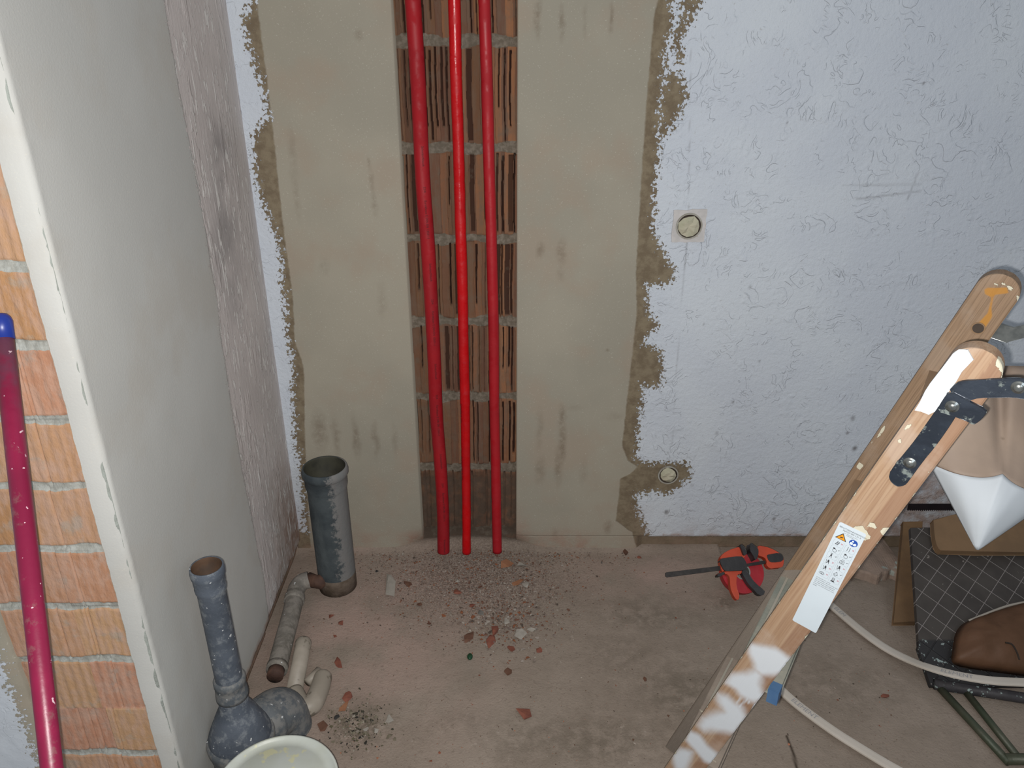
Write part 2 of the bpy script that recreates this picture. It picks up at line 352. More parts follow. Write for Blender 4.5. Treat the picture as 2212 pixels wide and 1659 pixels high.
# set back strip under the white coat (flush under the grey skim)
def hs(X, Z):
    k = np.clip((X-wpt(1375, 1170)[0])/.02, 0, 1); return .016*k + .003*k*fbm(X, Z, 25, 4, 6) + .0012*fbm(X, Z, 6, 3, 2)*(1-k) + cove(X, Z)
def attrS(X, Z):
    a = wall_attrs(X, Z, white_right, grey_poly); a['white'][:] = -.05; a['dust'] = np.clip(a['dust']+.1, 0, 1)*np.where(X > wpt(1375, 1170)[0], .45, 1)
    a['stain'] = np.maximum(a['stain'], np.where(X > wpt(1375, 1170)[0], .75, 0)); return a
V, F, (X, Z), A = grid_wall('c', CX1, 2.3, 0, ZS, .005, .003, YB, None, attrS, hs)
V, F = skirt(V, F, X, (0, .09, 0)); struct(npobj('trim_1', V, F, M['wall_back'], pad(A, len(V))))
# ---- chased channel with hollow clay blocks
joints = [2.57, 2.32, 2.07, 1.82, 1.567, 1.30, 1.05, .80, .551, .296, .045]
nx, nz = 253, 620
xs = np.linspace(CX0-.012, CX1+.012, nx); zs = np.linspace(0, 2.5, nz); X, Z = np.meshgrid(xs, zs)
Yd = np.zeros(X.shape); tone = np.zeros(X.shape); slot = np.zeros(X.shape); mo = np.zeros(X.shape)
wob = .0012*np.sin(Z*23)+.0015*fbm(X*.2, Z, 14, 3, 1)
for k in range(len(joints)-1):
    zt, zb = joints[k], joints[k+1]; row = (Z <= zt) & (Z > zb); u = (zt-Z)/(zt-zb)
    x = CX0-.02
    while x < CX1+.02:
        wdt = R.uniform(.009, .024); cw = R.random(); dep = R.uniform(-.007, .007); tl = R.uniform(-.12, .12)
        right = (x-CX0)/(CX1-CX0); tn = min(1, max(0, .25+.5*right*R.uniform(.5, 1.2)+R.uniform(-.25, .25)))
        c = row & (X+wob >= x) & (X+wob < x+wdt)
        Yd[c] = dep + tl*(X[c]-x); tone[c] = tn
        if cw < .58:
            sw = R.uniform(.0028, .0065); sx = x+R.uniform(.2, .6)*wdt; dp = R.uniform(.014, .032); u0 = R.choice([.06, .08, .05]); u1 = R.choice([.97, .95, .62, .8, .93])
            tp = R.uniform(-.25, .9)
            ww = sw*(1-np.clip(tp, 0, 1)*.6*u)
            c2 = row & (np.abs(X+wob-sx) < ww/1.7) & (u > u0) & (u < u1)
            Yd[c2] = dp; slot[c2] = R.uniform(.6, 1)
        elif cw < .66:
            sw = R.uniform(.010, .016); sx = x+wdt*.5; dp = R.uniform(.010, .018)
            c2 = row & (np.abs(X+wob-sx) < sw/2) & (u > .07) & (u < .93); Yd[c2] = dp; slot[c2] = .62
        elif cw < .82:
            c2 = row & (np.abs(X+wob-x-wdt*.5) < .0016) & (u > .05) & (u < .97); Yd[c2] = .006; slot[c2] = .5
        x += wdt
for zj in joints:
    hw = .013 + .022*fbm(X, Z*0+zj, 26, 3, 11); m_ = np.clip(1-(np.abs(Z-zj+.003*np.sin(X*40+zj*9))-hw)/.004, 0, 1)
    mo = np.maximum(mo, m_)
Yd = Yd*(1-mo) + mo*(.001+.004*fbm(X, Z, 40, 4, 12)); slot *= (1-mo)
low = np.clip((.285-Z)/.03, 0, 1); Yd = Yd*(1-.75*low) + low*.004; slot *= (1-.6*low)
Yd += .003*fbm(X, Z, 55, 4, 13) - .035*np.clip((.05-Z)/.05, 0, 1)**2
V = np.stack([X, YB+CD+Yd, Z], -1).reshape(-1, 3); idx = np.arange(nx*nz).reshape(nz, nx)
F = np.stack([idx[:-1, :-1], idx[:-1, 1:], idx[1:, 1:], idx[1:, :-1]], -1).reshape(-1, 4)
V, F = skirt(V, F, X, (0, .06, 0))
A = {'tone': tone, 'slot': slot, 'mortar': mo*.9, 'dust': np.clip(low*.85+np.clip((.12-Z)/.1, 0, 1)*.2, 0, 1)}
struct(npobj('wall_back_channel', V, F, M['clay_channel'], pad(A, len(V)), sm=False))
# ---- left wall (faces +x)
ySK = lambda z: 1.735+.012*np.sin(z*7)+.02*(fbm(z*0, z, 11, 4, 21)) + np.where(z > 1.05, (z-1.05)*.0, 0)
def left_wall():
    y0, y1 = YF, YB+.01; ny, nz = 260, 520; ys = np.linspace(y0, y1, ny); zz = np.linspace(0, 2.5, nz); Yg, Zg = np.meshgrid(ys, zz)
    edge = ySK(Zg); a = {}
    a['white'] = np.clip(Yg-edge, -.06, .2); a['grey'] = np.full(Yg.shape, .05)
    top = np.clip((Zg-.02)/.09, 0, 1)
    a['rough'] = np.ones(Yg.shape); a['stain'] = np.zeros(Yg.shape)
    def bl(y, z, ry, rz): return np.exp(-(((Yg-y)/ry)**2+((Zg-z)/rz)**2))
    a['smudge'] = np.clip(.75*bl(1.93, 1.28, .09, .14)+.45*bl(1.86, 1.12, .1, .1)+.35*bl(1.88, .95, .09, .12)+.2*bl(1.98, .7, .1, .2), 0, 1)*(Yg > edge)
    a['dust'] = np.clip(np.clip((.45-Zg)/.4, 0, 1)*np.clip((Yg-1.78)/.25, 0, 1)*1.2+np.clip((.07-Zg)/.02, 0, 1)*(Yg > 1.45), 0, 1)
    gap = np.clip((.045+.02*fbm(Yg, Zg*0, 20, 3, 9)-Zg)/.006, 0, 1)*np.clip((Yg-1.42)/.03, 0, 1); a['grey'] = np.where(gap > .3, -.05, a['grey']); a['white'] = np.where(gap > .3, -.06, a['white'])
    Xg = XL - .016*(Yg-YF)/(YB-YF) - .0035*np.clip((Yg-edge)/.006, 0, 1) - .014*gap + .0012*fbm(Yg, Zg, 7, 3, 5) - .010*np.clip((YF+.012-Yg)/.012, 0, 1)**2 + .004*fbm(Yg, Zg, 30, 3, 15)*np.clip((YF+.03-Yg)/.03, 0, 1)
    V = np.stack([Xg, Yg, Zg], -1).reshape(-1, 3); idx = np.arange(ny*nz).reshape(nz, ny)
    F = np.stack([idx[:-1, :-1], idx[1:, :-1], idx[1:, 1:], idx[:-1, 1:]], -1).reshape(-1, 4)[:, ::-1]
    V, F = skirt(V, F, Xg, (-.03, 0, 0)); struct(npobj('wall_left', V, F, M['wall_left'], pad(a, len(V))))
left_wall()
# ---- broken plaster edge, brick return, painted coat beyond
def edge_x(z): return XL-.006-.028+.007*fbm(z*0+1, z, 16, 4, 31)+.004*np.sign(np.sin(z*48+1))*np.clip(fbm(z*0, z, 9, 2, 3)*4, 0, 1)
nz = 500; zz = np.linspace(0, 2.5, nz); nxx = 14
ex = edge_x(zz); Xg = ex[:, None] + (XL-.004-ex)[:, None]*np.linspace(0, 1, nxx)[None]; Zg = np.repeat(zz[:, None], nxx, 1)
Yg = YF + .006*fbm(Xg, Zg, 30, 4, 41) + .006*(1-np.linspace(0, 1, nxx))[None] + .004*np.linspace(0, 1, nxx)[None]**6
V = np.stack([Xg, Yg, Zg], -1).reshape(-1, 3); idx = np.arange(nxx*nz).reshape(nz, nxx)
F = np.stack([idx[:-1, :-1], idx[:-1, 1:], idx[1:, 1:], idx[1:, :-1]], -1).reshape(-1, 4)
V, F = skirt(V, F, Xg, (0, .03, 0)); struct(npobj('trim_2', V, F, M['edge_plaster'], None))
bz = [2.44, 2.31, 2.18, 2.05, 1.92, 1.79, 1.66, 1.53, 1.26, 1.1325, .997, .867, .736, .605, .4745, .347, .221, .10, -.03]
nx, nz = 220, 900; xs = np.linspace(-1.02, XL-.02, nx); zs = np.linspace(0, 2.5, nz); X, Z = np.meshgrid(xs, zs)
Yd = np.zeros(X.shape); tone = np.zeros(X.shape); slot = np.zeros(X.shape); mo = np.zeros(X.shape)
for k in range(len(bz)-1):
    zt, zb = bz[k], bz[k+1]; row = (Z <= zt) & (Z > zb); per = R.choice([.0145, .016, .018, .013]); ph = R.random()*.1; tb = R.uniform(.1, .9); sh = R.uniform(-.02, .02)
    cuts = [-1.1, -.93+sh*2, -.835+sh, -.66]
    amp = R.choice([.0002, .0004, .0007, .0003])
    for i in range(3):
        c = row & (X >= cuts[i]) & (X < cuts[i+1]); tone[c] = min(1, max(0, tb+R.uniform(-.3, .3))); Yd[c] = R.uniform(-.002, .002)
    Yd[row] += amp*np.cos((X[row]+ph)/per*2*math.pi)
    for j in range(R.randint(1, 4)):
        gx = R.uniform(-.95, -.74); c = row & (np.abs(X-gx-.004*(Z-zb)) < .0016); Yd[c] += .003; slot[c] = .32
    if k not in (14,):
        mo = np.maximum(mo, np.clip(1-(np.abs(Z-zb+.002*np.sin(X*50+k))-(.0075+.006*fbm(X, Z*0+zb, 30, 3, 7)))/.002, 0, 1))
Yd += mo*.003 + .0035*fbm(X, Z, 40, 4, 33)*(.3+mo)
V = np.stack([X, YF+.012+Yd, Z], -1).reshape(-1, 3); idx = np.arange(nx*nz).reshape(nz, nx)
F = np.stack([idx[:-1, :-1], idx[:-1, 1:], idx[1:, 1:], idx[1:, :-1]], -1).reshape(-1, 4); V, F = skirt(V, F, X, (0, .03, 0))
struct(npobj('wall_front_left', V, F, M['clay_left'], pad({'tone': tone, 'slot': slot, 'mortar': mo*.9, 'dust': X*0}, len(V))))
def edge2(z): return -.958+.012*fbm(z*0+4, z, 13, 4, 51)+.0*z
nz = 400; zz = np.linspace(0, 2.5, nz); nxx = 60; ex = edge2(zz); tt = np.linspace(0, 1, nxx)
Xg = -1.6 + (ex+1.6)[:, None]*(tt**.4)[None]; Zg = np.repeat(zz[:, None], nxx, 1); Yg = YF - .004 + .004*fbm(Xg, Zg, 25, 4, 43) + .010*(np.clip((Xg-ex[:, None]+.03)/.03, 0, 1))**2
a = {'white': np.clip(ex[:, None]-.022-Xg, -.05, .2), 'grey': np.full(Xg.shape, .05), 'rough': np.full(Xg.shape, .3), 'smudge': Xg*0, 'stain': Xg*0, 'dust': Xg*0}
V = np.stack([Xg, Yg, Zg], -1).reshape(-1, 3); idx = np.arange(nxx*nz).reshape(nz, nxx)
F = np.stack([idx[:-1, :-1], idx[:-1, 1:], idx[1:, 1:], idx[1:, :-1]], -1).reshape(-1, 4); V, F = skirt(V, F, Xg, (0, .03, 0))
struct(npobj('wall_front_far_left', V, F, M['wall_back'], pad(a, len(V))))
# ---- floor
def fh(X, Y):
    h = .003*fbm(X, Y, 4, 4, 61) + .0012*fbm(X, Y, 40, 4, 62)
    h = h + .022*np.exp(-(((X+.14)/.20)**2+((Y-2.16)/.10)**2)) + .006*np.exp(-(((X+.05)/.25)**2+((Y-2.0)/.12)**2)) + .012*np.exp(-((Y-2.15)/.03)**2)*(X < .7)
    return h
nx, ny = 620, 460; xs = np.linspace(-1.1, 2.3, nx); ys = np.linspace(.35, 2.2, ny); X, Y = np.meshgrid(xs, ys); Z = fh(X, Y)
V = np.stack([X, Y, Z], -1).reshape(-1, 3); idx = np.arange(nx*ny).reshape(ny, nx)
F = np.stack([idx[:-1, :-1], idx[:-1, 1:], idx[1:, 1:], idx[1:, :-1]], -1).reshape(-1, 4)
def floor_z(x, y): return float(fh(np.array([x]), np.array([y]))[0])
dirt = np.zeros(X.shape)
for px, py, rx, ry, k in [(770,1570,60,50,1.0),(1400,1330,120,40,.55),(1480,1500,130,80,.6),(1300,1600,160,60,.6),(1150,1600,120,50,.5),(1000,1560,80,30,.35),(1800,1480,150,60,.4),(1560,1300,40,18,.7),(1350,1420,80,60,.4),(650,1380,20,80,.3)]:
    c = at_z(px, py); RX = abs(at_z(px+rx, py).x-c.x); RY = abs(at_z(px, py-ry).y-c.y)
    dirt = np.maximum(dirt, k*np.exp(-(((X-c.x)/RX)**2+((Y-c.y)/RY)**2)))
pink = np.clip(1.2-np.hypot((X+.45)/.45, (Y-1.75)/.5), 0, 1)+np.clip(1-np.hypot((X-.45)/.5, (Y-2.0)/.2), 0, 1)
hc_ = at_z(1030, 1250); heap = np.exp(-(((X-hc_.x)/.24)**2+((Y-hc_.y)/.17)**2))
crk = np.zeros(X.shape); lp = [(1700,1590),(1712,1625),(1722,1659),(1735,1700)]
for a0, b0 in zip(lp[:-1], lp[1:]):
    A0 = at_z(*a0); B0 = at_z(*b0); e = B0-A0; t = np.clip(((X-A0.x)*e.x+(Y-A0.y)*e.y)/(e.x**2+e.y**2), 0, 1)
    crk = np.maximum(crk, np.clip(1.5-np.hypot(X-A0.x-t*e.x, Y-A0.y-t*e.y)/.003, 0, 1))
s = NT('dusty_screed_floor').geo()
c = s.mix(s.step(s.noise(2.2, 5, .6), .35, .65), '#93867a', '#8b7f73')
c = s.mix(s.math('MULTIPLY', s.step(s.noise(6, 6, .65), .42, .62), .5), c, '#807468')
c = s.mix(s.math('MULTIPLY', s.attr('pink'), s.step(s.noise(5, 4), .3, .6)), c, '#a08b80')
c = s.mix(s.math('MULTIPLY', s.attr('dirt'), s.step(s.noise(26, 7, .7), .36, .60)), c, '#61584c')
c = s.mix(s.math('MULTIPLY', s.step(s.noise(38, 3, .6), .66, .72), .45), c, '#a3978c')
c = s.mix(s.math('MULTIPLY', s.step(s.noise(120, 4, .6), .66, .70), .6), c, '#6a5a4e')
hp_ = s.attr('heap'); c = s.mix(s.math('MULTIPLY', hp_, s.step(s.noise(170, 5, .75), .46, .54)), c, '#5f5048'); c = s.mix(s.math('MULTIPLY', hp_, s.step(s.noise(210, 4, .7), .56, .62)), c, '#9a9087')
c = s.mix(s.math('MULTIPLY', s.step(s.noise(75, 6, .75), .55, .66), .5), c, '#6d6055')
c = s.mix(s.attr('crack'), c, '#3b3128')
hb = s.math('ADD', s.noise(160, 5, .65), s.math('MULTIPLY', s.noise(30, 4), 1.0))
M['floor'] = s.fin(c, .9, s.bump(hb, .002), .25)
V, F = skirt(V, F, X, (0, 0, -.05))
struct(npobj('floor', V, F, M['floor'], pad({'dirt': dirt, 'pink': np.clip(pink, 0, 1), 'crack': crk, 'heap': heap}, len(V))))

# ------------------------------------------------------------------ red insulated pipes
def red(name, c1, c2, rough, bmp, seed=0):
    s = NT(name).geo(); col = s.mix(s.step(s.noise(9, 4), .35, .65), c1, c2)
    col = s.mix(s.math('MULTIPLY', s.step(s.noise(40, 4), .6, .7), .3), col, '#a02630')
    rg = s.math('ADD', rough, s.math('MULTIPLY', s.step(s.noise(30, 3), .4, .6), .25))
    v = s.scale((1, 1, 1.1)); return s.fin(col, rg, s.bump(s.noise(13, 4, .6, v), bmp), .35)
M['red_a'] = red('red_foam_sleeve', '#930a16', '#880a16', .55, .0008)
M['red_b'] = red('glossy_red_foil_sleeve', '#b4080f', '#aa0911', .26, .003)
M['red_c'] = red('red_foil_sleeve', '#9c111c', '#930f1a', .45, .0018)
M['ink'] = simple('dark_print', '#3a0a10', rough=.7)
M['ink2'] = simple('black_print', '#26262a', rough=.7)
def pipe_path(pts, ys):
    P = [at_y(px, py, y) for (px, py), y in zip(pts, ys)]; a, b = P[0], P[1]
    P = [a+(a-b)*((2.5-a.z)/(a.z-b.z))] + P
    return spline(P, 30)
def pipe(name, pts, ys, r, mat, label, wr, texts=None, cat='pipe', seed=0, seams=()):
    P = pipe_path(pts, ys); rr = np.random.RandomState(seed); ph = rr.rand(6)*6
    # resample finely
    out = [P[0]]
    for a, b in zip(P[:-1], P[1:]):
        n = max(1, int((a-b).length/.006))
        out += [a.lerp(b, (i+1)/n) for i in range(n)]
    P = out; rad = []
    creases = [(rr.uniform(.05, 1.65), rr.rand()*6.28, rr.uniform(.4, 1)) for _ in range(int(wr*46))]
    for p in P:
        def f(an, z=p.z):
            v = r*(1+.02*wr*math.sin(z*17+ph[0]+an)+.016*wr*math.sin(z*(41+9*math.sin(z*5))+2*an+ph[1])*math.sin(z*6+ph[3])+.012*math.sin(z*11+ph[2]))
            for zc, ac, k in creases:
                d = abs(z-zc-.006*math.sin(an-ac))
                if d < .012: v -= r*.07*k*math.exp(-(d/.003)**2)*max(0, math.cos(an-ac)*.5+.5)
            for zc in seams:
                if z < zc: v -= r*.07
            return v
        rad.append(f)
    root = thing(name, tuple(P[-1]), label, cat, 'red sleeved pipes running down the chased channel')
    mb = MB().tube(P, rad, 28, up=(0, -1, 0)); s_ = mb.obj('insulation_sleeve', M[mat], root, sm=True)
    if texts:
        NZ = -np.array([p.z for p in P])
        for txt, z0, size, ang in texts:
            T = MB(); v, f = text_mesh(txt, size); vv = []
            for (x, y) in v:
                z = z0-x
                j = int(np.clip(np.searchsorted(NZ, -z), 0, len(P)-1))
                a_ = P[max(0, j-1)]; b_ = P[min(len(P)-1, j+1)]
                k = (z-a_.z)/((b_.z-a_.z) or 1e-9); c0 = a_.lerp(b_, k)
                an = ang + (y-size*.35)/r; rad_ = r*1.05+.0006
                vv.append((c0.x+math.sin(an)*rad_, c0.y-math.cos(an)*rad_, z))
            T.add(vv, f); T.obj('printed_text', M['ink'], root)
    return root
TXT = ['Schutzschlauch', '22/4', 'Euroklasse E DIN EN 13501-1']
def line_texts(starts, ang, size, x=920):
    out = []
    for py in starts:
        z = at_y(x, py, 2.08).z
        if py < 300: continue
        out += [(TXT[0], z, size, ang), (TXT[1], z-.103, size, ang), (TXT[2], z-.139, size, ang)]
    return out
pipe('insulated_pipe', [(892,0),(903,180),(914,400),(926,560),(937,760),(943,900),(951,1000),(957,1110),(958,1192)], [2.10,2.095,2.09,2.09,2.09,2.10,2.09,2.085,2.07], .0198, 'red_a',
     'thick red sleeved pipe with dark printed text, leftmost of the three in the channel', .35, line_texts([315, 567, 783, 978], .30, .0085)+[('Schutzschlauch', at_y(955, 1160, 2.08).z+.006, .0085, .3)], seed=3)
pipe('insulated_pipe', [(981,0),(985,150),(991,350),(997,560),(1002,760),(1005,900),(1007,1050),(1008,1194)], [2.09,2.09,2.10,2.09,2.085,2.085,2.085,2.07], .0152, 'red_b',
     'glossy crinkled red pipe in the middle of the three in the channel', 1.0, [('Schutzschlauch  22/4', at_y(1003, 870, 2.08).z, .0075, -.75), ('Euroklasse E DIN EN 13501-1', at_y(1003, 985, 2.08).z, .0075, -.75)], seed=9, seams=(.568,))
pipe('insulated_pipe', [(1046,0),(1051,160),(1056,340),(1062,540),(1066,700),(1068,880),(1071,1020),(1074,1192)], [2.095,2.095,2.095,2.09,2.09,2.095,2.09,2.07], .0152, 'red_c',
     'slim matt red pipe, rightmost of the three in the channel', .6, seed=14)
# grey collars of the holes the pipes drop into
M['collar'] = simple('grey_hole_rim', '#8a7d72', '#7a6d62', 40, .9, .002)
# ------------------------------------------------------------------ sockets in the right wall
M['box_plug'] = simple('crumpled_pale_plug', '#a4a28c', '#b0aa96', 30, .8, .003, 40)
M['box_rim'] = simple('box_rim', '#9c9a92', '#8b867c', 50, .8)
M['dark'] = simple('dark_hollow', '#2e2620', '#3a3028', 20, .9)
M['patch'] = simple('plaster_patch', '#b3b0ae', '#bdb9b7', 40, .9, .002, 60, c3='#a98f80', spk=30, thr=.62)
def junction(px, py, rp, label, patch, seed):
    c = at_y(px, py, YB-.002); r = rp*(ray(px, py).y and (c.y/ray(px, py).y))/FPX
    root = thing('junction_box', (c.x, c.y, c.z), label, 'junction box', 'round boxes set in the white plaster')
    if patch:
        q = r*1.35; rr = random.Random(seed); pts = []
        for a0, b0 in (((-1, -1), (1, -1)), ((1, -1), (1, 1)), ((1, 1), (-1, 1)), ((-1, 1), (-1, -1))):
            for k in range(7):
                t = k/7; pts.append((c.x+q*(a0[0]+(b0[0]-a0[0])*t)*(1+rr.uniform(-.05, .05)), YB-.0050, c.z+q*(a0[1]+(b0[1]-a0[1])*t)*(1+rr.uniform(-.05, .05))))
        MB().prism(pts, (0, .004, 0)).obj('plaster_patch', M['patch'], root)
    MB().lathe([(r*.97, .0), (r*1.10, .0), (r*1.10, .004), (r*.97, .004), (r*.97, .0)], (c.x, YB-.0075, c.z), (0, 1, 0), 40, cap=False).obj('rim', M['box_rim'], root, sm=False)
    MB().lathe([(r*.97, .0), (r*.97, .001)], (c.x, YB-.0052, c.z), (0, 1, 0), 40).obj('hollow', M['dark'], root)
    rr = random.Random(seed); n = 11; vs = [(c.x-.1*r, YB-.012, c.z)]; fs = []
    for k in range(n):
        an = 2*math.pi*k/n; q = r*rr.uniform(.80, .96); vs.append((c.x+q*math.cos(an), YB-.0058-rr.uniform(0, .003), c.z+q*math.sin(an)))
    for k in range(n):
        an = 2*math.pi*(k+.5)/n; q = r*.45*rr.uniform(.7, 1.3); vs.append((c.x+q*math.cos(an), YB-.0085-rr.uniform(0, .008), c.z+q*math.sin(an)))
    for k in range(n):
        k2 = (k+1) % n; fs += [(1+k, 1+k2, 1+n+k), (1+n+k, 1+k2, 1+n+k2), (1+n+k, 1+n+k2, 0)]
    b = len(vs); vs += [(v[0], YB-.0050, v[2]) for v in vs[1:1+n]]
    fs += [(1+k, b+k, b+(k+1) % n, 1+(k+1) % n) for k in range(n)] + [tuple(b+k for k in range(n))]
    obj('plug', vs, fs, M['box_plug'], root)
junction(1488, 488, 26, 'round wall box filled with a pale plug, upper one in a square patch', True, 3)
junction(1443, 1025, 20, 'smaller round wall box with pale plug, lower one in the bare brown patch', False, 8)

# ------------------------------------------------------------------ waste pipes on the left
def hose(name, base, dust, rough=.6, dthr=.56):
    s = NT(name).geo(); c = s.mix(s.step(s.noise(14, 5), .35, .65), base[0], base[1])
    c = s.mix(s.math('MULTIPLY', s.step(s.noise(40, 6, .7), dthr-.08, dthr+.08), .6), c, dust)
    c = s.mix(s.step(s.noise(75, 2, .5), .70, .73), c, '#c3c6c6')
    return s.fin(c, rough, s.bump(s.noise(60, 5, .6), .0015), .4)
M['grey_pvc'] = hose('grey_drain_plastic', ('#434a54', '#515862'), '#7f8488')
M['grey_pvc2'] = hose('dusty_grey_drain_plastic', ('#4b5157', '#5b5f62'), '#807e7a', .75, .5)
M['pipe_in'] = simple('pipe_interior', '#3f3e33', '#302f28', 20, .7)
M['iron'] = hose('dusty_cast_pipe', ('#77726c', '#66625a'), '#8e8880', .85, .5)
M['rust'] = simple('rusty_end', '#5b4236', '#443028', 30, .8, .002)
M['pvc_w'] = simple('dirty_white_pvc', '#9f968a', '#8e867a', 12, .5, .0006, 30, .4, c3='#6f685c', spk=16, thr=.64)
def side_dust(name):
    s = NT(name).geo(); nrm = s.n('ShaderNodeNewGeometry').outputs['Normal']; pos = s.n('ShaderNodeSeparateXYZ', {0: s.co}).outputs[0]
    c = s.mix(s.step(s.noise(14, 5), .35, .65), '#353c40', '#474e51')
    f = s.math('ADD', s.math('MULTIPLY', s.math('ADD', pos, .532), 26.0), s.math('MULTIPLY', s.math('SUBTRACT', s.noise(55, 6, .75), .5), 2.6))
    c = s.mix(s.math('MULTIPLY', s.step(f, .05, .5), .85), c, '#7a7876')
    c = s.mix(s.math('MULTIPLY', s.step(s.noise(9, 4, .6, s.scale((1, 1, .15))), .5, .65), .4), c, '#646b6c')
    return s.fin(c, .8, s.bump(s.noise(60, 5, .6), .0015), .3)
M['big_pipe'] = side_dust('dusty_big_pipe')
cx, cy = -.548, 1.946
zt = at_y(700, 1008, cy).z
t_ = thing('drain_pipe', (cx, cy, floor_z(cx, cy)), 'tall wide grey drain pipe stub open at top, standing in the corner', 'pipe', 'pipe stubs at the left wall')
r0 = .0575
MB().lathe([(r0, 0), (r0, zt-.075), (r0*1.02, zt-.07), (r0*1.07, zt-.058), (r0*1.075, zt-.03), (r0*1.10, zt-.028), (r0*1.165, zt-.022), (r0*1.175, zt-.012), (r0*1.14, zt-.004), (r0*1.11, zt), (r0*1.05, zt)], (cx, cy, 0), n=56, cap=False).obj('pipe_body', M['big_pipe'], t_, sm=True)
MB().lathe([(r0*1.05, zt), (r0*1.02, zt-.006), (r0*1.06, zt-.018), (r0*1.0, zt-.032), (r0*.98, zt-.07), (r0*.93, zt-.075), (r0*.93, .02), (0.0005, .02)], (cx, cy, 0), n=56, cap=False).obj('pipe_interior', M['pipe_in'], t_, sm=True)
MB().lathe([(r0*1.005, .0), (r0*1.012, .0), (r0*1.012, .05), (r0*1.005, .055)], (cx, cy, 0), n=40, cap=False).obj('base_band', simple('dark_base_band', '#55493d', '#6d6156', 30, .8, .002), t_, sm=True)  # dark brown band round the foot of the pipe
# small stack with reducer and branch
gx, gy = -.622, 1.272; zt = at_y(448, 1222, gy).z; k = .031
g_ = thing('drain_stack', (gx, gy, 0), 'narrow grey drain stack with reducer and swept branch beside the left wall', 'pipe', None)
MB().lathe([(k*.93, .24), (k*.93, zt-.065), (k*1.0, zt-.06), (k*1.03, zt-.052), (k*1.0, zt-.046), (k*1.03, zt-.04), (k*1.04, zt-.026), (k*1.10, zt-.022), (k*1.12, zt-.012), (k*1.08, zt-.002), (k*1.04, zt), (k*.98, zt-.001)], (gx, gy, 0), n=44, cap=False).obj('upright_pipe', M['grey_pvc'], g_, sm=True)
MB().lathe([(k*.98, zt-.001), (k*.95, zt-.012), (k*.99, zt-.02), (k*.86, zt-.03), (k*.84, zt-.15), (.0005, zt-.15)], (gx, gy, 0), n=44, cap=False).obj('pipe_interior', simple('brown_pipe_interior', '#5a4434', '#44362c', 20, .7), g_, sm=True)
MB().lathe([(k*.9, .262), (k*1.12, .262), (k*1.13, .270), (k*1.08, .285), (k*1.05, .298), (k*1.10, .300), (k*1.10, .312), (k*1.0, .318), (k*.92, .318)][::1], (gx, gy, -.02), n=44, cap=False).obj('socket_ring', M['grey_pvc2'], g_, sm=True)
MB().lathe([(k*1.02, .25), (k*1.03, .215), (k*1.3, .200), (k*1.8, .165), (k*2.15, .138), (k*2.24, .128), (k*2.24, .118), (k*2.1, .112), (k*1.2, .112)], (gx, gy, 0), n=48, cap=False).obj('reducer', M['grey_pvc'], g_, sm=True)
MB().lathe([(k*2.0, .124), (k*2.36, .124), (k*2.44, .114), (k*2.40, .100), (k*2.22, .088), (k*2.26, .080), (k*2.2, .074), (k*2.14, .066), (k*2.18, .058), (k*2.1, .052), (k*2.08, .0)], (gx, gy, 0), n=48, cap=False).obj('branch_body', M['grey_pvc2'], g_, sm=True)
bp = spline([(gx, gy, .060), (gx+.020, gy+.05, .078), (gx+.038, gy+.09, .078), (gx+.054, gy+.120, .056), (gx+.064, gy+.130, .0), (gx+.064, gy+.132, -.02)], 8)
MB().tube(bp, [.054+.0035*(1 if 10 < i < 14 else 0)+.006*math.sin(min(i, 34)/34*math.pi) for i in range(len(bp))], 36).obj('branch_elbow', M['grey_pvc2'], g_, sm=True)
# cast pipe on the floor into the corner stub
i_ = thing('waste_pipe', tuple(at_z(620, 1400, .03)), 'grey iron waste pipe lying along the left wall with elbow into the corner stub', 'pipe', None)
pp = [at_z(598, 1445, .040), at_z(612, 1390, .040), at_z(628, 1330, .040), at_z(636, 1296, .040)]
MB().tube(spline(pp, 8), .0262, 30).obj('straight_run', M['iron'], i_, sm=True)
a0 = at_z(635, 1300, .040); pe = spline([a0, at_z(641, 1272, .042), at_z(652, 1258, .046), at_z(668, 1252, .05)], 8)
MB().tube(pe, [.030 if i < 4 else .026 for i in range(len(pe))], 28).obj('elbow', M['iron'], i_, sm=True)
MB().tube([at_z(666, 1252, .05), at_z(690, 1258, .05), Vector((cx-.02, cy, .05))], .0225, 24).obj('rusty_connector', M['rust'], i_, sm=True)
d_ = (pp[1]-pp[0]).normalized()
MB().tube([pp[0]-d_*.004, pp[0]+d_*.012], .0285, 30).obj('collar', M['iron'], i_, sm=True)
MB().tube([pp[0]-d_*.028, pp[0]-d_*.002], .0215, 30).obj('rusty_plug', M['rust'], i_, sm=True)
# white fitting
w_ = thing('pipe_fitting', tuple(at_z(655, 1450, .0)), 'dirty white plastic trap fitting with two arms lying on the floor', 'pipe fitting', None)
a = at_z(656, 1386, .024); b = at_z(636, 1492, .026); dd = (b-a).normalized()
MB().tube([a, a+dd*.004, a+dd*.02, a+dd*.022, b], [.0205, .0225, .0225, .0212, .0212], 28).obj('long_arm', M['pvc_w'], w_, sm=True)
c0 = at_z(700, 1453, .026); pl = spline([b+dd*.004, at_z(652, 1524, .026), at_z(672, 1524, .026), at_z(684, 1504, .026), at_z(693, 1480, .026), c0], 8)
MB().tube(pl, [.0230+.0028*math.sin(i/len(pl)*3.1) for i in range(len(pl)-3)]+[.0225, .018, .010], 28).obj('short_arm', M['pvc_w'], w_, sm=True)
MB().tube([at_z(664, 1475, .026), at_z(690, 1448, .028)], .012, 18).obj('bridge', M['pvc_w'], w_, sm=True)
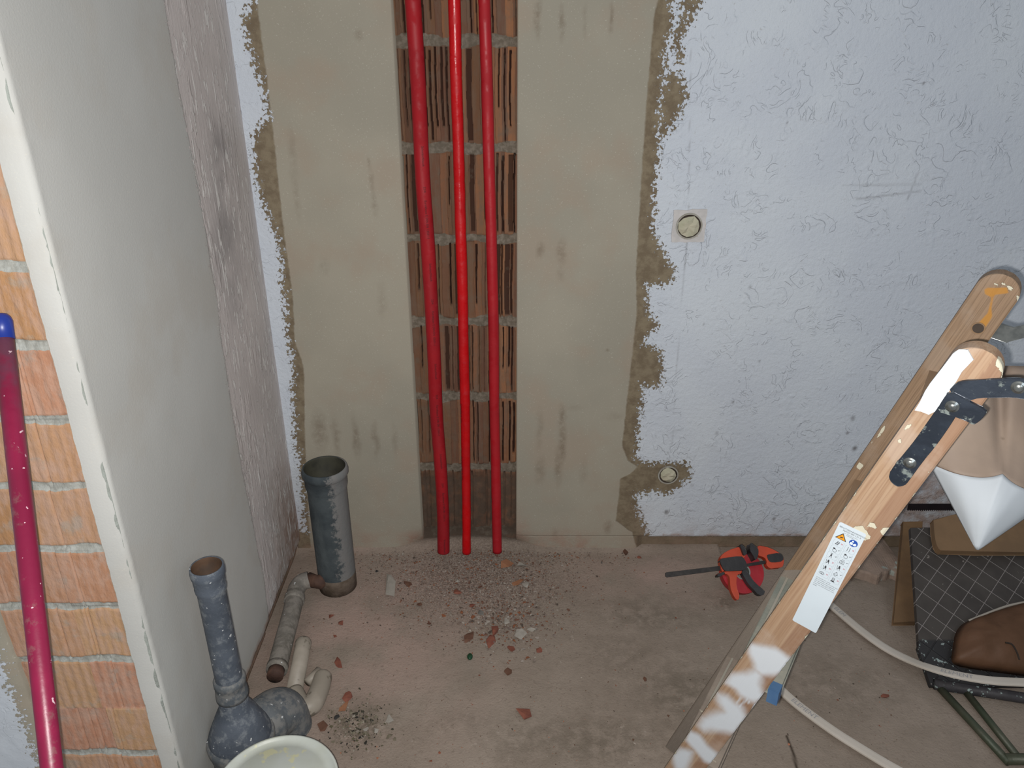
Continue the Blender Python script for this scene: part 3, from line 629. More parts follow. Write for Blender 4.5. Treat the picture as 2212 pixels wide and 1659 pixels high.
# bucket at the bottom edge
M['bucket'] = simple('white_bucket_plastic', '#b7bbb7', '#b2b6b0', 6, .4, 0, 10, .5)
M['lid'] = simple('smudged_white_lid', '#b2b6b0', '#aaada2', 9, .4, .0005, 30, .5, c3='#bfbd9c', spk=20, thr=.60)
pz = .25; pc = at_z(650, 1588, pz); br = .121; bc = Vector((pc.x-.020, pc.y-br*.985, 0))
b_ = thing('bucket', tuple(bc), 'white plastic bucket with yellow smudged lid at the bottom edge', 'bucket', None)
MB().lathe([(.001, 0), (.100, 0), (.103, .004), (br*.965, pz-.022), (br*.99, pz-.020), (br*.99, pz-.010), (br*.9, pz-.010)], bc, n=64, cap=False).obj('bucket_body', M['bucket'], b_, sm=True)
MB().lathe([(br*.975, pz-.016), (br*.998, pz-.014), (br*1.0, pz-.003), (br*.99, pz), (br*.955, pz), (br*.945, pz-.005), (br*.80, pz-.0055), (br*.79, pz-.0045), (.0005, pz-.004)], bc, n=72, cap=False).obj('lid', M['lid'], b_, sm=True)
# pink pole
s = NT('scuffed_pink_paint').geo(); c = s.mix(s.step(s.noise(7, 5), .4, .6), '#86183f', '#781638'); sz_ = s.n('ShaderNodeSeparateXYZ', {0: s.co}).outputs[2]
f = s.math('ADD', sz_, s.math('MULTIPLY', s.math('SUBTRACT', s.noise(22, 5), .5), .25))
c = s.mix(s.math('MULTIPLY', s.step(f, 1.08, 1.15), .8), c, '#5f3e50'); c = s.mix(s.math('MULTIPLY', s.step(s.noise(30, 5, .7), .58, .68), .5), c, '#7b5a58')
c = s.mix(s.step(s.noise(95, 2, .5), .70, .73), c, '#d8b8c0'); M['pink'] = s.fin(c, .38, s.bump(s.noise(50, 4), .0006), .5)
pt = at_t(4, 700, 1.155); pb = at_t(112, 1659, 1.075); dv = (pb-pt).normalized(); foot = pt+dv*((0.014-pt.z)/dv.z)
p_ = thing('broom_pole', tuple(foot), 'scuffed pink metal broom pole with blue end cap leaning before the bricks', 'pole', None)
MB().tube([pt+dv*.02, foot], .0143, 32).obj('shaft', M['pink'], p_, sm=True)
MB().tube([pt-dv*.016, pt-dv*.0145, pt-dv*.010, pt-dv*.004, pt+dv*.024], [.004, .009, .0128, .0148, .0150], 32).obj('end_cap', simple('blue_plastic', '#22368a', '#1d2f7c', 10, .35), p_, sm=True)

# ------------------------------------------------------------------ wooden step ladder
T = Vector((.5119, .8053, 1.184)); Bm = Vector((.326, .974, .402)); ax = (Bm-T).normalized()
td = Vector((.185, .271, 0)).normalized()
n = -(td - ax*td.dot(ax)).normalized()          # faces the camera
wv = ax.cross(n).normalized()
if wv.x < 0: wv = -wv
def wood(name, c1, c2, grain, dust, gs=1.0):
    s = NT(name); v = s.n('ShaderNodeCombineXYZ', {0: s.attr('s'), 1: s.attr('q'), 2: s.attr('d')}).outputs[0]
    vs = s.n('ShaderNodeVectorMath', {0: v, 1: (1.2, 52*gs, 20)}, operation='MULTIPLY').outputs[0]
    c = s.mix(s.step(s.noise(2.2, 4, .6, vs), .35, .65), c1, c2)
    wvn = s.n('ShaderNodeTexNoise', {'Vector': vs, 'Scale': 9.0, 'Detail': 3.0, 'Distortion': .4}).outputs[0]
    c = s.mix(s.math('MULTIPLY', s.step(wvn, .48, .66), .42), c, grain)
    c = s.mix(s.math('MULTIPLY', s.attr('lam'), .55), c, '#6f513f')
    nn = s.math('SUBTRACT', s.noise(24, 5, .6, v), .5)
    c = s.mix(s.math('MULTIPLY', s.step(s.noise(10, 5, .6, v), .5, .66), .5), c, dust)
    ye = s.step(s.math('ADD', s.attr('yellow'), s.math('MULTIPLY', nn, .25)), .35, .6); c = s.mix(s.math('MULTIPLY', ye, .85), c, '#94651c')
    gp = s.step(s.math('ADD', s.attr('greyp'), s.math('MULTIPLY', nn, .5)), .4, .6); c = s.mix(gp, c, s.mix(s.step(s.noise(30, 4, .6, vs), .45, .6), '#6f665d', '#7c7268'))
    pa = s.math('ADD', s.attr('paint'), s.math('MULTIPLY', nn, .30)); pf = s.step(pa, .22, .72); c = s.mix(pf, c, '#acb0b4')
    ck = s.math('ADD', s.attr('chip'), s.math('MULTIPLY', s.math('SUBTRACT', s.noise(70, 5, .6, v), .5), 1.3)); cf = s.step(ck, .50, .54); c = s.mix(cf, c, '#aaa593')
    return s.fin(c, s.math('SUBTRACT', .62, s.math('MULTIPLY', pf, .1)), s.bump(s.math('ADD', s.math('MULTIPLY', wvn, .4), s.math('ADD', cf, s.math('MULTIPLY', pf, .4))), .0009), .35)
M['wood'] = wood('pine_ladder_wood', '#8f7862', '#866c55', '#725845', '#97877a')
M['wood2'] = wood('weathered_ladder_wood', '#7b6550', '#6f5a46', '#4f3d2d', '#7d6e60', 1.6)
HW, TH = .0282, .024
def rail(name, O, a_, w_, n_, L, mat, parent, paintf=None, round_top=True, N=25, ds=.003, th=TH, hw=HW):
    """O: top centre of the front face; a_ down the rail, w_ across, n_ outwards"""
    st = [0.0004, .001, .002, .0035, .005, .0075, .010, .013, .017, .021, .026, .031]+list(np.arange(.036, L, ds))+[L]
    vs = []; S = []; Q = []; Dp = []
    for s_ in st:
        h = math.sqrt(max(1e-9, hw*hw-(hw-s_)**2)) if (round_top and s_ < hw) else hw
        for i in range(N):
            q = -h+2*h*i/(N-1); e = .0015*max(0, (abs(q)/h-.93)/.07)
            vs.append(O+a_*s_+w_*q-n_*e); S.append(s_); Q.append(q); Dp.append(0)
        for i in range(N-1, -1, -1):
            q = -h+2*h*i/(N-1); vs.append(O+a_*s_+w_*q-n_*th); S.append(s_); Q.append(q); Dp.append(th)
    m = 2*N; fs = []
    for j in range(len(st)-1):
        for i in range(m): fs.append((j*m+i, j*m+(i+1) % m, (j+1)*m+(i+1) % m, (j+1)*m+i))
    fs.append(tuple(range(m-1, -1, -1))); fs.append(tuple((len(st)-1)*m+i for i in range(m)))
    S = np.array(S); Q = np.array(Q); Dp = np.array(Dp); z = np.zeros(len(S))
    A = {'s': S, 'q': Q, 'd': Dp, 'paint': z.copy(), 'chip': z.copy(), 'yellow': z.copy(), 'greyp': z.copy(), 'lam': (Q > hw*.33).astype(float)*np.where(Dp == 0, 1, .5)}
    if paintf: paintf(A)
    return obj(name, vs, fs, M[mat], parent, sm=False, attrs=A)
NO = at_plane(2120, 752, T, n); sN = (NO-T).dot(ax); NO = T + ax*sN - wv*.0036       # top of the near rail, on its centre line
def sq(px, py, O=NO): p = at_plane(px, py, O, n); return ((p-O).dot(ax), (p-O).dot(wv))
LN = (NO.z-.003)/-ax.z
l_ = thing('step_ladder', tuple(NO+ax*LN), 'old wooden step ladder with paint splashes, safety sticker and steel hinge', 'ladder', None)
def splash(A, S_, key, pts, soft, k=1.0):
    """pts: pixel polygon on the front face"""
    O_ = S_; P = [sq(x, y, O_) for x, y in pts]; soft = soft*(1.7 if key == 'paint' and soft > .004 else 1); d = sdpoly(A['s'], A['q'], P)
    A[key] = np.maximum(A[key], k*np.clip(.5+d/soft*.5, 0, 1)*(A['d'] == 0))
z5 = lambda L, x0=1440, y0=1380, sc_=5.947: [(x0+x/sc_, y0+y/sc_) for x, y in L]
def near_paint(A):
    O_ = NO
    splash(A, O_, 'paint', z5([(1060,60),(1200,90),(1400,130),(1620,270),(1560,360),(1500,440),(1370,460),(1230,470),(1140,400),(1120,300),(1060,180)]), .010)
    splash(A, O_, 'paint', z5([(830,460),(1000,450),(1150,400),(1230,470),(1210,600),(1230,700),(1280,740),(1240,800),(1130,810),(1020,770),(940,720),(880,640),(750,560)]), .012)
    splash(A, O_, 'paint', z5([(650,700),(780,730),(860,820),(960,880),(1020,1000),(1000,1100),(900,1210),(700,1180),(480,1180),(410,1110),(460,1010),(620,960),(740,930),(660,800)]), .014)
    splash(A, O_, 'paint', z5([(290,1190),(420,1240),(520,1370),(640,1470),(660,1530),(600,1620),(480,1570),(380,1440),(260,1300)]), .010)
    splash(A, O_, 'paint', z5([(80,1480),(200,1420),(330,1450),(300,1560),(240,1680),(120,1680)]), .012)
    for x0, y0, x1, y1 in ((970,740,905,825),(1040,760,935,880),(1075,800,1055,830),(1140,840,1098,912)):
        splash(A, O_, 'paint', z5([(x0-12,y0),(x0+14,y0),(x1+10,y1),(x1-10,y1)]), .002)
    z3 = lambda L: z5(L, 1650, 1080, 5.53)
    for L in ([(1210,300),(1260,265),(1330,280),(1360,330),(1330,362),(1290,340),(1260,345),(1220,330)], [(1080,330),(1180,300),(1230,370),(1280,460),(1200,500),(1160,430),(1100,390)], [(1400,330),(1500,320),(1530,360),(1420,420),(1390,380)], [(1600,190),(1660,130),(1670,200),(1560,290)], [(1340,540),(1450,450),(1480,470),(1400,560)], [(1100,860),(1170,790),(1190,810),(1120,890)]):
        splash(A, O_, 'chip', z3(L), .004, .95)
    z2 = lambda L: z5(L, 1850, 780, 3.77)
    for L in ([(410,520),(460,510),(420,550),(380,580)], [(330,640),(360,630),(375,680),(340,665)], [(750,720),(860,610),(850,650),(780,745)], [(560,880),(600,900),(590,910)], [(400,1250),(520,1060),(530,1090),(420,1200),(330,1310)], [(440,1130),(500,1080),(520,1100),(450,1160)]):
        splash(A, O_, 'chip', z2(L), .003, .85)
    e = A['q']; edge = np.clip((np.abs(e)-.0248)/.003, 0, 1)*.5*(A['s'] > .2)*(e > -.04); A['chip'] = np.maximum(A['chip'], edge)
    splash(A, O_, 'chip', [(2155,770),(2172,785),(2180,815),(2170,845),(2160,820),(2148,785)], .006, .9)
rail('front_rail', NO, ax, wv, n, LN, 'wood', l_, near_paint)
FO = Vector((.695, 1.043, 1.273)); LF = (FO.z-.003)/-ax.z
def far_paint(A):
    A['lam'][:] = 0
    splash(A, FO, 'yellow', z5([(900,260),(1060,260),(1200,250),(1220,330),(1100,340),(1020,350),(990,540),(1000,640),(900,800),(800,840),(830,720),(950,590),(1000,380),(910,340)], 1980, 580, 6.147), .005)
    splash(A, FO, 'chip', z5([(1020,200),(1180,185),(1300,270),(1400,400),(1390,520),(1330,560),(1340,480),(1300,330),(1180,240)], 1980, 580, 6.147), .005, .9)
    splash(A, FO, 'chip', z5([(930,740),(1140,780),(1100,840),(1060,790)], 1980, 580, 6.147), .004, .7)
    z2 = lambda L: z5(L, 1850, 780, 3.77)
    for L in ([(230,520),(240,540),(200,610),(120,670)], [(20,820),(60,850),(30,890),(0,860)], [(340,390),(360,400),(345,410)]): splash(A, FO, 'chip', z2(L), .003, .9)
    splash(A, FO, 'greyp', [(1660,1232),(1760,1230),(1660,1460),(1540,1720),(1340,1720),(1540,1400)], .004, .85)
rail('rear_rail', FO, ax, wv, n, LF, 'wood2', l_, far_paint)
# hole in the far rail
h0 = at_plane(2113, 709, FO+n*.0006, n)
MB().lathe([(.0075, 0), (.0075, .0015)], h0-n*.001, n, 24).obj('bolt_hole', M['dark'], l_)
MB().lathe([(.0075, 0), (.0092, 0), (.0092, .001), (.0075, .001)], h0-n*.0003, n, 24, cap=False).obj('hole_ring', simple('brown_rim', '#6d553c', rough=.6), l_)
# treads
M['tread2'] = simple('brownish_grey_tread', '#776c62', '#82776c', 20, .7, .001, 60, c3='#a09a88', spk=26, thr=.66)
M['tread'] = simple('grey_painted_tread', '#6d7169', '#7b7a70', 20, .7, .001, 60, c3='#8f8576', spk=30, thr=.66)
tdir = Vector((FO.x-NO.x, FO.y-NO.y, 0)); tl = tdir.length; tdir.normalize(); tp = Vector((tdir.y, -tdir.x, 0))
for zt_, hd, hv in ((.63, .046, .022), (.375, .046, .022), (.885, .014, .022), (1.11, .014, .02)):
    hl = .026 if hd > .02 else hd
    c1 = NO + ax*((NO.z-zt_)/-ax.z) - n*TH; c2 = FO + ax*((FO.z-zt_)/-ax.z)
    c1.z = zt_; c2.z = zt_; dr = (c2-c1); mb = MB(); q = tp
    A4 = [c1-q*hl, c1+q*hd, c2+q*hd, c2-q*hl]; mb.prism(A4, (0, 0, -hv))
    tr = mb.obj('tread', (M['tread'] if zt_ > .5 else M['tread2']) if hd > .02 else M['wood2'], l_, bevel=.002)
    if hd > .02:
        mb = MB()
        for k_ in (-.35, .1, .55): mb.prism([c1+q*(hd*k_-.002), c1+q*(hd*k_+.002), c2+q*(hd*k_+.002), c2+q*(hd*k_-.002)], (0, 0, .0015))
        mb.obj('grip_ribs', simple('pale_rib', '#8a857a', rough=.7), tr)
        if zt_ < .5: continue
        mb = MB(); mb.prism([c1+q*(hd-.014)-tdir*.018+Vector((0, 0, .002)), c1+q*(hd+.003)-tdir*.018+Vector((0, 0, .002)), c1+q*(hd+.003)+tdir*.004+Vector((0, 0, .002)), c1+q*(hd-.014)+tdir*.004+Vector((0, 0, .002))], (0, 0, -hv-.004))
        mb.obj('end_tape', simple('blue_tape', '#2f4c70', '#3b5776', 20, .6), tr)
# steel hinge, bracket, tape and sticker on the near rail
def steel():
    s = NT('paint_flecked_dark_steel').geo(); c = s.mix(s.step(s.noise(30, 4), .4, .6), '#1f252e', '#29303a')
    c = s.mix(s.math('MULTIPLY', s.step(s.noise(48, 6, .7), .56, .64), .8), c, '#7d8581'); return s.fin(c, .38, s.bump(s.noise(60, 4), .0006), .6, .35)
M['steel'] = steel(); M['steel2'] = simple('bright_rivet_steel', '#9a9c98', '#7d807e', 60, .25, 0, 10, .6, .9)
def onrail(pts, off): return [at_plane(x, y, NO+n*off, n) for x, y in pts]
z2 = lambda L: z5(L, 1850, 780, 3.77)
h_ = MB().prism(chaikin(onrail(z2([(262,930),(275,975),(310,1010),(345,1022),(395,1012),(425,980),(540,820),(640,700),(720,590),(800,470),(880,330),(750,240),(700,330),(640,410),(570,510),(480,640),(400,740),(300,860)]), .003), 1), -n*.003).obj('hinge_strap', M['steel'], l_, bevel=.0006)
MB().prism(chaikin(onrail(z2([(745,250),(810,180),(870,160),(1000,155),(1150,145),(1290,138),(1365,150),(1700,165),(1720,240),(1700,330),(1365,312),(1280,295),(1150,298),(1000,300),(920,322),(880,350)]), .0065), 1), -n*.003).obj('hinge_arm', M['steel'], l_, bevel=.0006)
MB().prism(chaikin(onrail(z2([(700,320),(755,245),(920,330),(1060,398),(1050,440),(990,500),(950,518),(900,490),(800,452),(650,405)]), .0095), 1), -n*.003).obj('bracket', M['steel'], l_, bevel=.0006)
for x, y, o_ in ((780,370,.0095),(435,830,.003),(1320,215,.0065)):
    c = onrail(z2([(x, y)]), o_)[0]; MB().lathe([(.0075, 0), (.0072, .0006), (.0055, .0008), (.0050, .0022), (.0030, .0034), (.0004, .0037)], c, n, 24, cap=False).obj('rivet', M['steel2'], l_, sm=True)
M['tape'] = simple('white_tape', '#b3b8bc', '#adb2b6', 10, .32, .0012, 25, .5)
MB().prism(onrail([(2058,764),(2071,757),(2091,756),(2103,777),(2078,803),(2066,824),(2052,843),(2036,866),(2020,889),(2006,895),(1990,889),(1977,886),(1987,868),(1998,845),(2009,828),(2034,796)], .0022), -n*.0022).obj('white_tape', M['tape'], l_, bevel=.0008)
stk = onrail([(1814,1127),(1870,1154),(1739,1357),(1689,1324)], .0007); SO = stk[0]
sx_ = (stk[1]-stk[0]); sy_ = (stk[3]-stk[0]); SWd = .5*(sx_.length+(stk[2]-stk[3]).length); SHt = .5*(sy_.length+(stk[2]-stk[1]).length)
sxu = sx_.normalized(); syu = (sy_-sxu*sy_.dot(sxu)).normalized()
def stp(x, y, o_=.0002): return SO + sxu*(x*SWd) + syu*(y*SWd) + n*o_     # units: sticker widths
HT = SHt/SWd
def rrect(x0, y0, x1, y1, r):
    out = []
    for cx_, cy_, a0 in ((x1-r, y0+r, -90), (x1-r, y1-r, 0), (x0+r, y1-r, 90), (x0+r, y0+r, 180)):
        for k_ in range(6): an = math.radians(a0+18*k_); out.append((cx_+r*math.cos(an), cy_+r*math.sin(an)))
    return out
stick = MB().prism([stp(x, y, 0) for x, y in rrect(0, 0, 1, HT, .07)], -n*.0007).obj('safety_sticker', simple('white_label', '#a9b2b8', '#a5aeb4', 8, .35, 0, 10, .5), l_)
INK = MB(); YEL = MB(); BLU = MB(); LG = MB(); WHT = MB(); RED = MB()
def poly(mb, pts, o_=.0003, th=.00025): mb.prism([stp(x, y, o_) for x, y in pts], -n*th)
def seg(mb, a, b, w, o_=.0003):
    dx, dy = b[0]-a[0], b[1]-a[1]; L = math.hypot(dx, dy) or 1; ux, uy = -dy/L*w/2, dx/L*w/2
    poly(mb, [(a[0]+ux, a[1]+uy), (b[0]+ux, b[1]+uy), (b[0]-ux, b[1]-uy), (a[0]-ux, a[1]-uy)], o_)
def circ(cx_, cy_, r, k_=16, ry=None): return [(cx_+r*math.cos(6.2832*i/k_), cy_+(ry or r)*math.sin(6.2832*i/k_)) for i in range(k_)]
def ring(mb, cx_, cy_, r, w, o_=.0003):
    P = circ(cx_, cy_, r, 14)
    for i in range(14): seg(mb, P[i], P[(i+1) % 14], w, o_)
def stext(txt, cx_, y, size, mb=INK):
    v, f = text_mesh(txt, size, 'CENTER'); mb.add([stp(cx_+a, y-b, .0004) for a, b in v], f)
def ltext(txt, x, y, size, mb=INK):
    v, f = text_mesh(txt, size, 'LEFT'); mb.add([stp(x+a, y-b, .0004) for a, b in v], f)
stext('BENUTZERINFORMATION', .56, .20, .085); stext('NACH EN 131-3', .56, .30, .095); stext('Vor Gebrauch der Leiter', .56, .38, .05); stext('Anleitung lesen', .56, .44, .05)
poly(INK, [(.08, .72), (.29, .40), (.50, .72)][::-1], .0003); poly(YEL, [(.125, .695), (.29, .445), (.455, .695)][::-1], .0006)
poly(INK, circ(.29, .60, .05, 10, .022), .0009); seg(INK, (.24, .66), (.34, .56), .015, .0009)
poly(BLU, circ(.74, .62, .155, 28), .0003); poly(WHT, circ(.70, .545, .038, 12), .0006); poly(WHT, [(.62, .62), (.68, .59), (.74, .64), (.72, .72), (.62, .71)], .0006); poly(WHT, [(.74, .66), (.80, .59), (.86, .62), (.84, .70), (.76, .72)], .0006)
REDS = []
for r_ in range(6):
    y0 = .80+r_*.325
    for c_ in range(2):
        x0 = .10+c_*.44; yy = y0+.03*c_*1.2
        for a, b in zip(rrect(x0, yy, x0+.38, yy+.28, .04), rrect(x0, yy, x0+.38, yy+.28, .04)[1:]): seg(LG, a, b, .007)
        cx_, cy_ = x0+.14, yy+.14; k_ = (r_, c_)
        if k_ == (0, 0): seg(INK, (cx_-.05, cy_+.08), (cx_+.01, cy_-.09), .02); seg(INK, (cx_+.02, cy_+.09), (cx_+.08, cy_-.08), .02); [seg(INK, (cx_-.04+i*.018, cy_+.06-i*.045), (cx_+.03+i*.018, cy_+.07-i*.045), .010) for i in range(4)]
        elif k_ == (0, 1): seg(INK, (cx_-.03, cy_+.1), (cx_-.03, cy_-.1), .014); seg(INK, (cx_+.05, cy_+.1), (cx_+.05, cy_-.1), .014)
        elif r_ == 1: ring(INK, cx_+.03, cy_+.04, .07, .010); poly(INK, circ(cx_-.01, cy_-.05, .045, 12, .03))
        elif k_ == (2, 0): poly(INK, circ(cx_, cy_-.07, .022)); poly(INK, [(cx_-.03, cy_-.04), (cx_+.03, cy_-.04), (cx_+.02, cy_+.03), (cx_-.02, cy_+.03)]); seg(INK, (cx_-.015, cy_+.02), (cx_-.04, cy_+.11), .018); seg(INK, (cx_+.015, cy_+.02), (cx_+.04, cy_+.11), .018); seg(INK, (cx_-.05, cy_-.11), (cx_+.05, cy_-.11), .008)
        elif k_ == (2, 1): [seg(INK, a, b, .010) for a, b in [((cx_-.08, cy_-.02), (cx_-.08, cy_+.1)), ((cx_-.08, cy_+.1), (cx_+.08, cy_+.1)), ((cx_+.08, cy_+.1), (cx_+.08, cy_-.02)), ((cx_-.03, cy_-.1), (cx_+.05, cy_-.1)), ((cx_-.03, cy_-.1), (cx_-.03, cy_-.02)), ((cx_+.05, cy_-.1), (cx_+.05, cy_-.02)), ((cx_-.08, cy_-.02), (cx_+.08, cy_-.02))]]; ring(INK, cx_, cy_+.04, .03, .01)
        elif k_ == (4, 1): seg(INK, (cx_-.08, cy_+.07), (cx_, cy_-.09), .012); seg(INK, (cx_, cy_-.09), (cx_+.07, cy_+.07), .012); seg(INK, (cx_-.08, cy_+.07), (cx_+.07, cy_+.07), .012); seg(INK, (cx_-.05, cy_+.12), (cx_+.02, cy_+.12), .008)
        elif k_ == (5, 0): ring(INK, cx_-.06, cy_, .05, .009); ring(INK, cx_+.02, cy_+.01, .05, .009); ring(INK, cx_-.02, cy_-.01, .06, .006)
        elif k_ == (5, 1): poly(INK, circ(cx_, cy_+.09, .08, 12, .025)); seg(INK, (cx_-.04, cy_+.08), (cx_-.04, cy_-.09), .012); seg(INK, (cx_+.04, cy_+.08), (cx_+.04, cy_-.09), .012); [seg(INK, (cx_-.04, cy_+.05-i*.045), (cx_+.04, cy_+.05-i*.045), .009) for i in range(4)]
        else:
            poly(INK, circ(cx_, cy_-.07, .024)); poly(INK, [(cx_-.035, cy_-.04), (cx_+.03, cy_-.045), (cx_+.045, cy_+.03), (cx_-.01, cy_+.04)]); seg(INK, (cx_, cy_+.03), (cx_-.05, cy_+.10), .018); seg(INK, (cx_+.02, cy_+.03), (cx_+.05, cy_+.11), .014); seg(INK, (cx_-.08, cy_-.08), (cx_-.05, cy_+.11), .010)
        mx, my = x0+.31, yy+.10
        if k_ in ((1, 0), (1, 1), (2, 0), (2, 1), (4, 1)): seg(INK, (mx-.03, my), (mx-.01, my+.025), .011); seg(INK, (mx-.01, my+.025), (mx+.04, my-.03), .011)
        else:
            RED = MB(); seg(RED, (mx-.03, my-.03), (mx+.03, my+.03), .012); seg(RED, (mx-.03, my+.03), (mx+.03, my-.03), .012); REDS.append(RED)
yb = .80+6*.325+.10
for i, t in enumerate(['Verwenden der Leiter', 'Beim Aufstellen darauf achten dass', 'alle Spreizsicherungen gespannt', 'Vor jeder Nutzung auf Schaden', 'prufen und nicht benutzen wenn', 'defekt']): ltext(t, .10, yb+i*.085, .062)
INK.obj('print', M['ink2'], stick); YEL.obj('warning_sign', simple('warning_yellow', '#b87c1c', rough=.4), stick); BLU.obj('instruction_sign', simple('sign_blue', '#1d3f86', rough=.4), stick)
LG.obj('print_frame', simple('pale_grey_print', '#8d969c', rough=.5), stick); WHT.obj('reader_symbol', simple('sign_white', '#b4bcc2', rough=.4), stick); M['cross'] = simple('cross_red', '#9a5560', rough=.5)
for q_r in REDS: q_r.obj('cross_mark', M['cross'], stick)
# back flight, mostly outside the frame on the right
bax = Vector((.30*.85, -.30*.53, -1)).normalized(); bn = -(td-bax*td.dot(bax)).normalized(); bw = bax.cross(bn).normalized()
p0 = onrail([(2318, 845)], .0)[0]; off = FO-NO
for nm, oo in (('back_rail', Vector((0, 0, 0))), ('back_rail', Vector((off.x, off.y, 0)))):
    O_ = p0+oo-bax*.03; L_ = (O_.z-.003)/-bax.z
    rail(nm, O_, bax, bw, bn, L_, 'wood2', l_, None, True, 9, .05)
for zt_ in (.35, .75, 1.10):
    q0 = p0+bax*((p0.z-zt_)/-bax.z); MB().tube([q0-bn*TH, q0+Vector((off.x, off.y, 0))], .014, 14).obj('back_rung', M['wood2'], l_, sm=True)
# far side hinge plate (glints at the edge of the far rail)
hp = at_plane(2069, 690, FO-n*.012, n); hq = at_plane(2178, 722, FO-n*.012, n); h2 = at_plane(2290, 700, FO-n*.012, n)
MB().prism([hp-wv*.003-ax*.012, hp-wv*.003+ax*.012, hq+wv*.004+ax*.012, h2+ax*.010, h2-ax*.012, hq-ax*.012], -n*.003-n*TH*0).obj('rear_hinge', M['steel2'], l_, bevel=.0005)

# ------------------------------------------------------------------ white funnel-like container behind the hinge
M['cone_w'] = simple('white_thin_plastic', '#a6acb1', '#a0a6ac', 5, .75, .0004, 20, .25)
M['cone_b'] = simple('beige_inner_face', '#88796c', '#7d6f64', 8, .6, .001, 25, .25, c3='#6b5d50', spk=12, thr=.66)
def sheet(bottom, top, k=18, bulge=None):
    vs = []; fs = []; m = len(bottom)
    for j in range(k+1):
        for i in range(m):
            p = Vector(bottom[i]).lerp(Vector(top[i]), j/k)
            if bulge: p = p + bulge(i/(m-1), j/k)
            vs.append(p)
    for j in range(k):
        for i in range(m-1): a = j*m+i; fs.append((a, a+1, a+m+1, a+m))
    return vs, fs
apx = at_t(2110, 1190, 1.15); vdir = (CAM-apx).normalized()
rimL = spline([at_t(2006, 1000, 1.19), at_t(2060, 1022, 1.155), at_t(2110, 1032, 1.14), at_t(2142, 1031, 1.135), at_t(2165, 1025, 1.13)], 6)
rimR = spline([at_t(2165, 1025, 1.13), at_t(2186, 1043, 1.13), at_t(2212, 1056, 1.135), at_t(2260, 1070, 1.16), at_t(2300, 1060, 1.19)], 6)
rim = rimL+rimR[1:]
f_ = thing('plastic_cone', tuple(apx), 'white pointed cone of thin plastic with beige inside, behind the ladder hinge', 'container', None)
bg_ = lambda i, j: vdir*(.022*math.sin(math.pi*i)*math.sin(math.pi*min(1, j*.9)))
v_, fc = sheet([apx+(p-apx)*.02 for p in rim], rim, 18, bg_)
o1 = obj('cone_front', v_, fc, M['cone_w'], f_, sm=True); sm_ = o1.modifiers.new('solid', 'SOLIDIFY'); sm_.thickness = .0015; sm_.offset = 0
tops = []
for i, p in enumerate(rim):
    f = i/(len(rim)-1); tops.append(at_t(1985+f*340, 800-10*math.sin(math.pi*f)+(30 if f > .8 else 0), 1.21+.03*math.exp(-((f-.5)/.06)**2)+.07*math.sin(math.pi*f)*0))
def bgb(i, j): return -vdir*(.014*(1-abs(i-.5)*2)**.5*math.sin(math.pi*min(1, j+.25)))
rb = [apx.lerp(p, .985)-vdir*.006 for p in rim]
v_, fc = sheet(rb, tops, 18, bgb)
o1 = obj('cone_back', v_, fc, M['cone_b'], f_, sm=True); sm_ = o1.modifiers.new('solid', 'SOLIDIFY'); sm_.thickness = .0015; sm_.offset = 0
rm = MB().tube(rim, .0011, 8).obj('rim_edge', simple('brown_rim_edge', '#6b5648', rough=.6), f_, sm=True)

# ------------------------------------------------------------------ red tape roll and bar clamp by the wall
M['red_tape'] = simple('red_tape_roll', '#a30f20', '#98101f', 10, .4, .0006, 60, .5)
M['clamp_o'] = simple('orange_plastic', '#b8401f', '#ad3b1e', 14, .45, .0006, 60, .5)
M['clamp_k'] = simple('black_rubber', '#1d1c1e', '#2a292b', 20, .5, .0006, 60, .5)
M['clamp_s'] = simple('black_steel_bar', '#2a2726', '#3a3634', 30, .4, .0006, 60, .5, .4)
foot = at_z(1603, 1284, .012); PN = Vector((0, -math.sin(math.radians(44)), math.cos(math.radians(44)))).normalized()
PU = Vector((0, math.cos(math.radians(44)), math.sin(math.radians(44))))
def onP(px, py, o_=0.0): return at_plane(px, py, foot+PN*o_, PN)
dc = onP(1601, 1237); rad_ = (onP(1603, 1284)-dc).length; dc2 = foot+PU*rad_; dc2.x = dc.x
r_ = thing('tape_roll', tuple(foot), 'red adhesive tape roll propped up under the bar clamp', 'tape roll', None)
rt = rad_
MB().lathe([(rt*.36, -.018), (rt*.985, -.018), (rt, -.014), (rt, .014), (rt*.985, .018), (rt*.36, .018), (rt*.36, -.018)], dc2, PN, 48, cap=False).obj('tape', M['red_tape'], r_, sm=False)
MB().lathe([(rt*.30, -.018), (rt*.36, -.018), (rt*.36, .0185), (rt*.30, .0185), (rt*.30, -.018)], dc2, PN, 40, cap=False).obj('core', simple('grey_core', '#8b8f8c', '#7b7f7c', 10, .6), r_)
zc = lambda L: [(1400+x/6.32, 1130+y/6.32) for x, y in L]
q_ = thing('bar_clamp', tuple(onP(1600, 1280, .02)), 'orange and black quick release bar clamp lying on the red tape roll', 'clamp', None)
def cp(name, L, o0, th, mat, par=q_, sm_=1, bev=.0012):
    return MB().prism(chaikin([onP(x, y, o0+th) for x, y in zc(L)], sm_), -PN*th).obj(name, M[mat], par, bevel=bev)
cp('bar', [(235,680),(250,672),(960,588),(1340,555),(1620,505),(1625,550),(1350,592),(980,645),(260,740),(238,725)], .032, .007, 'clamp_s', sm_=0)
cp('moving_jaw', [(985,480),(1000,440),(1060,390),(1150,350),(1250,325),(1290,360),(1330,420),(1320,480),(1180,500),(1000,500)], .022, .026, 'clamp_o')
cp('jaw_pad', [(1250,300),(1285,290),(1320,330),(1350,395),(1345,430),(1305,440),(1280,370)], .020, .040, 'clamp_k')
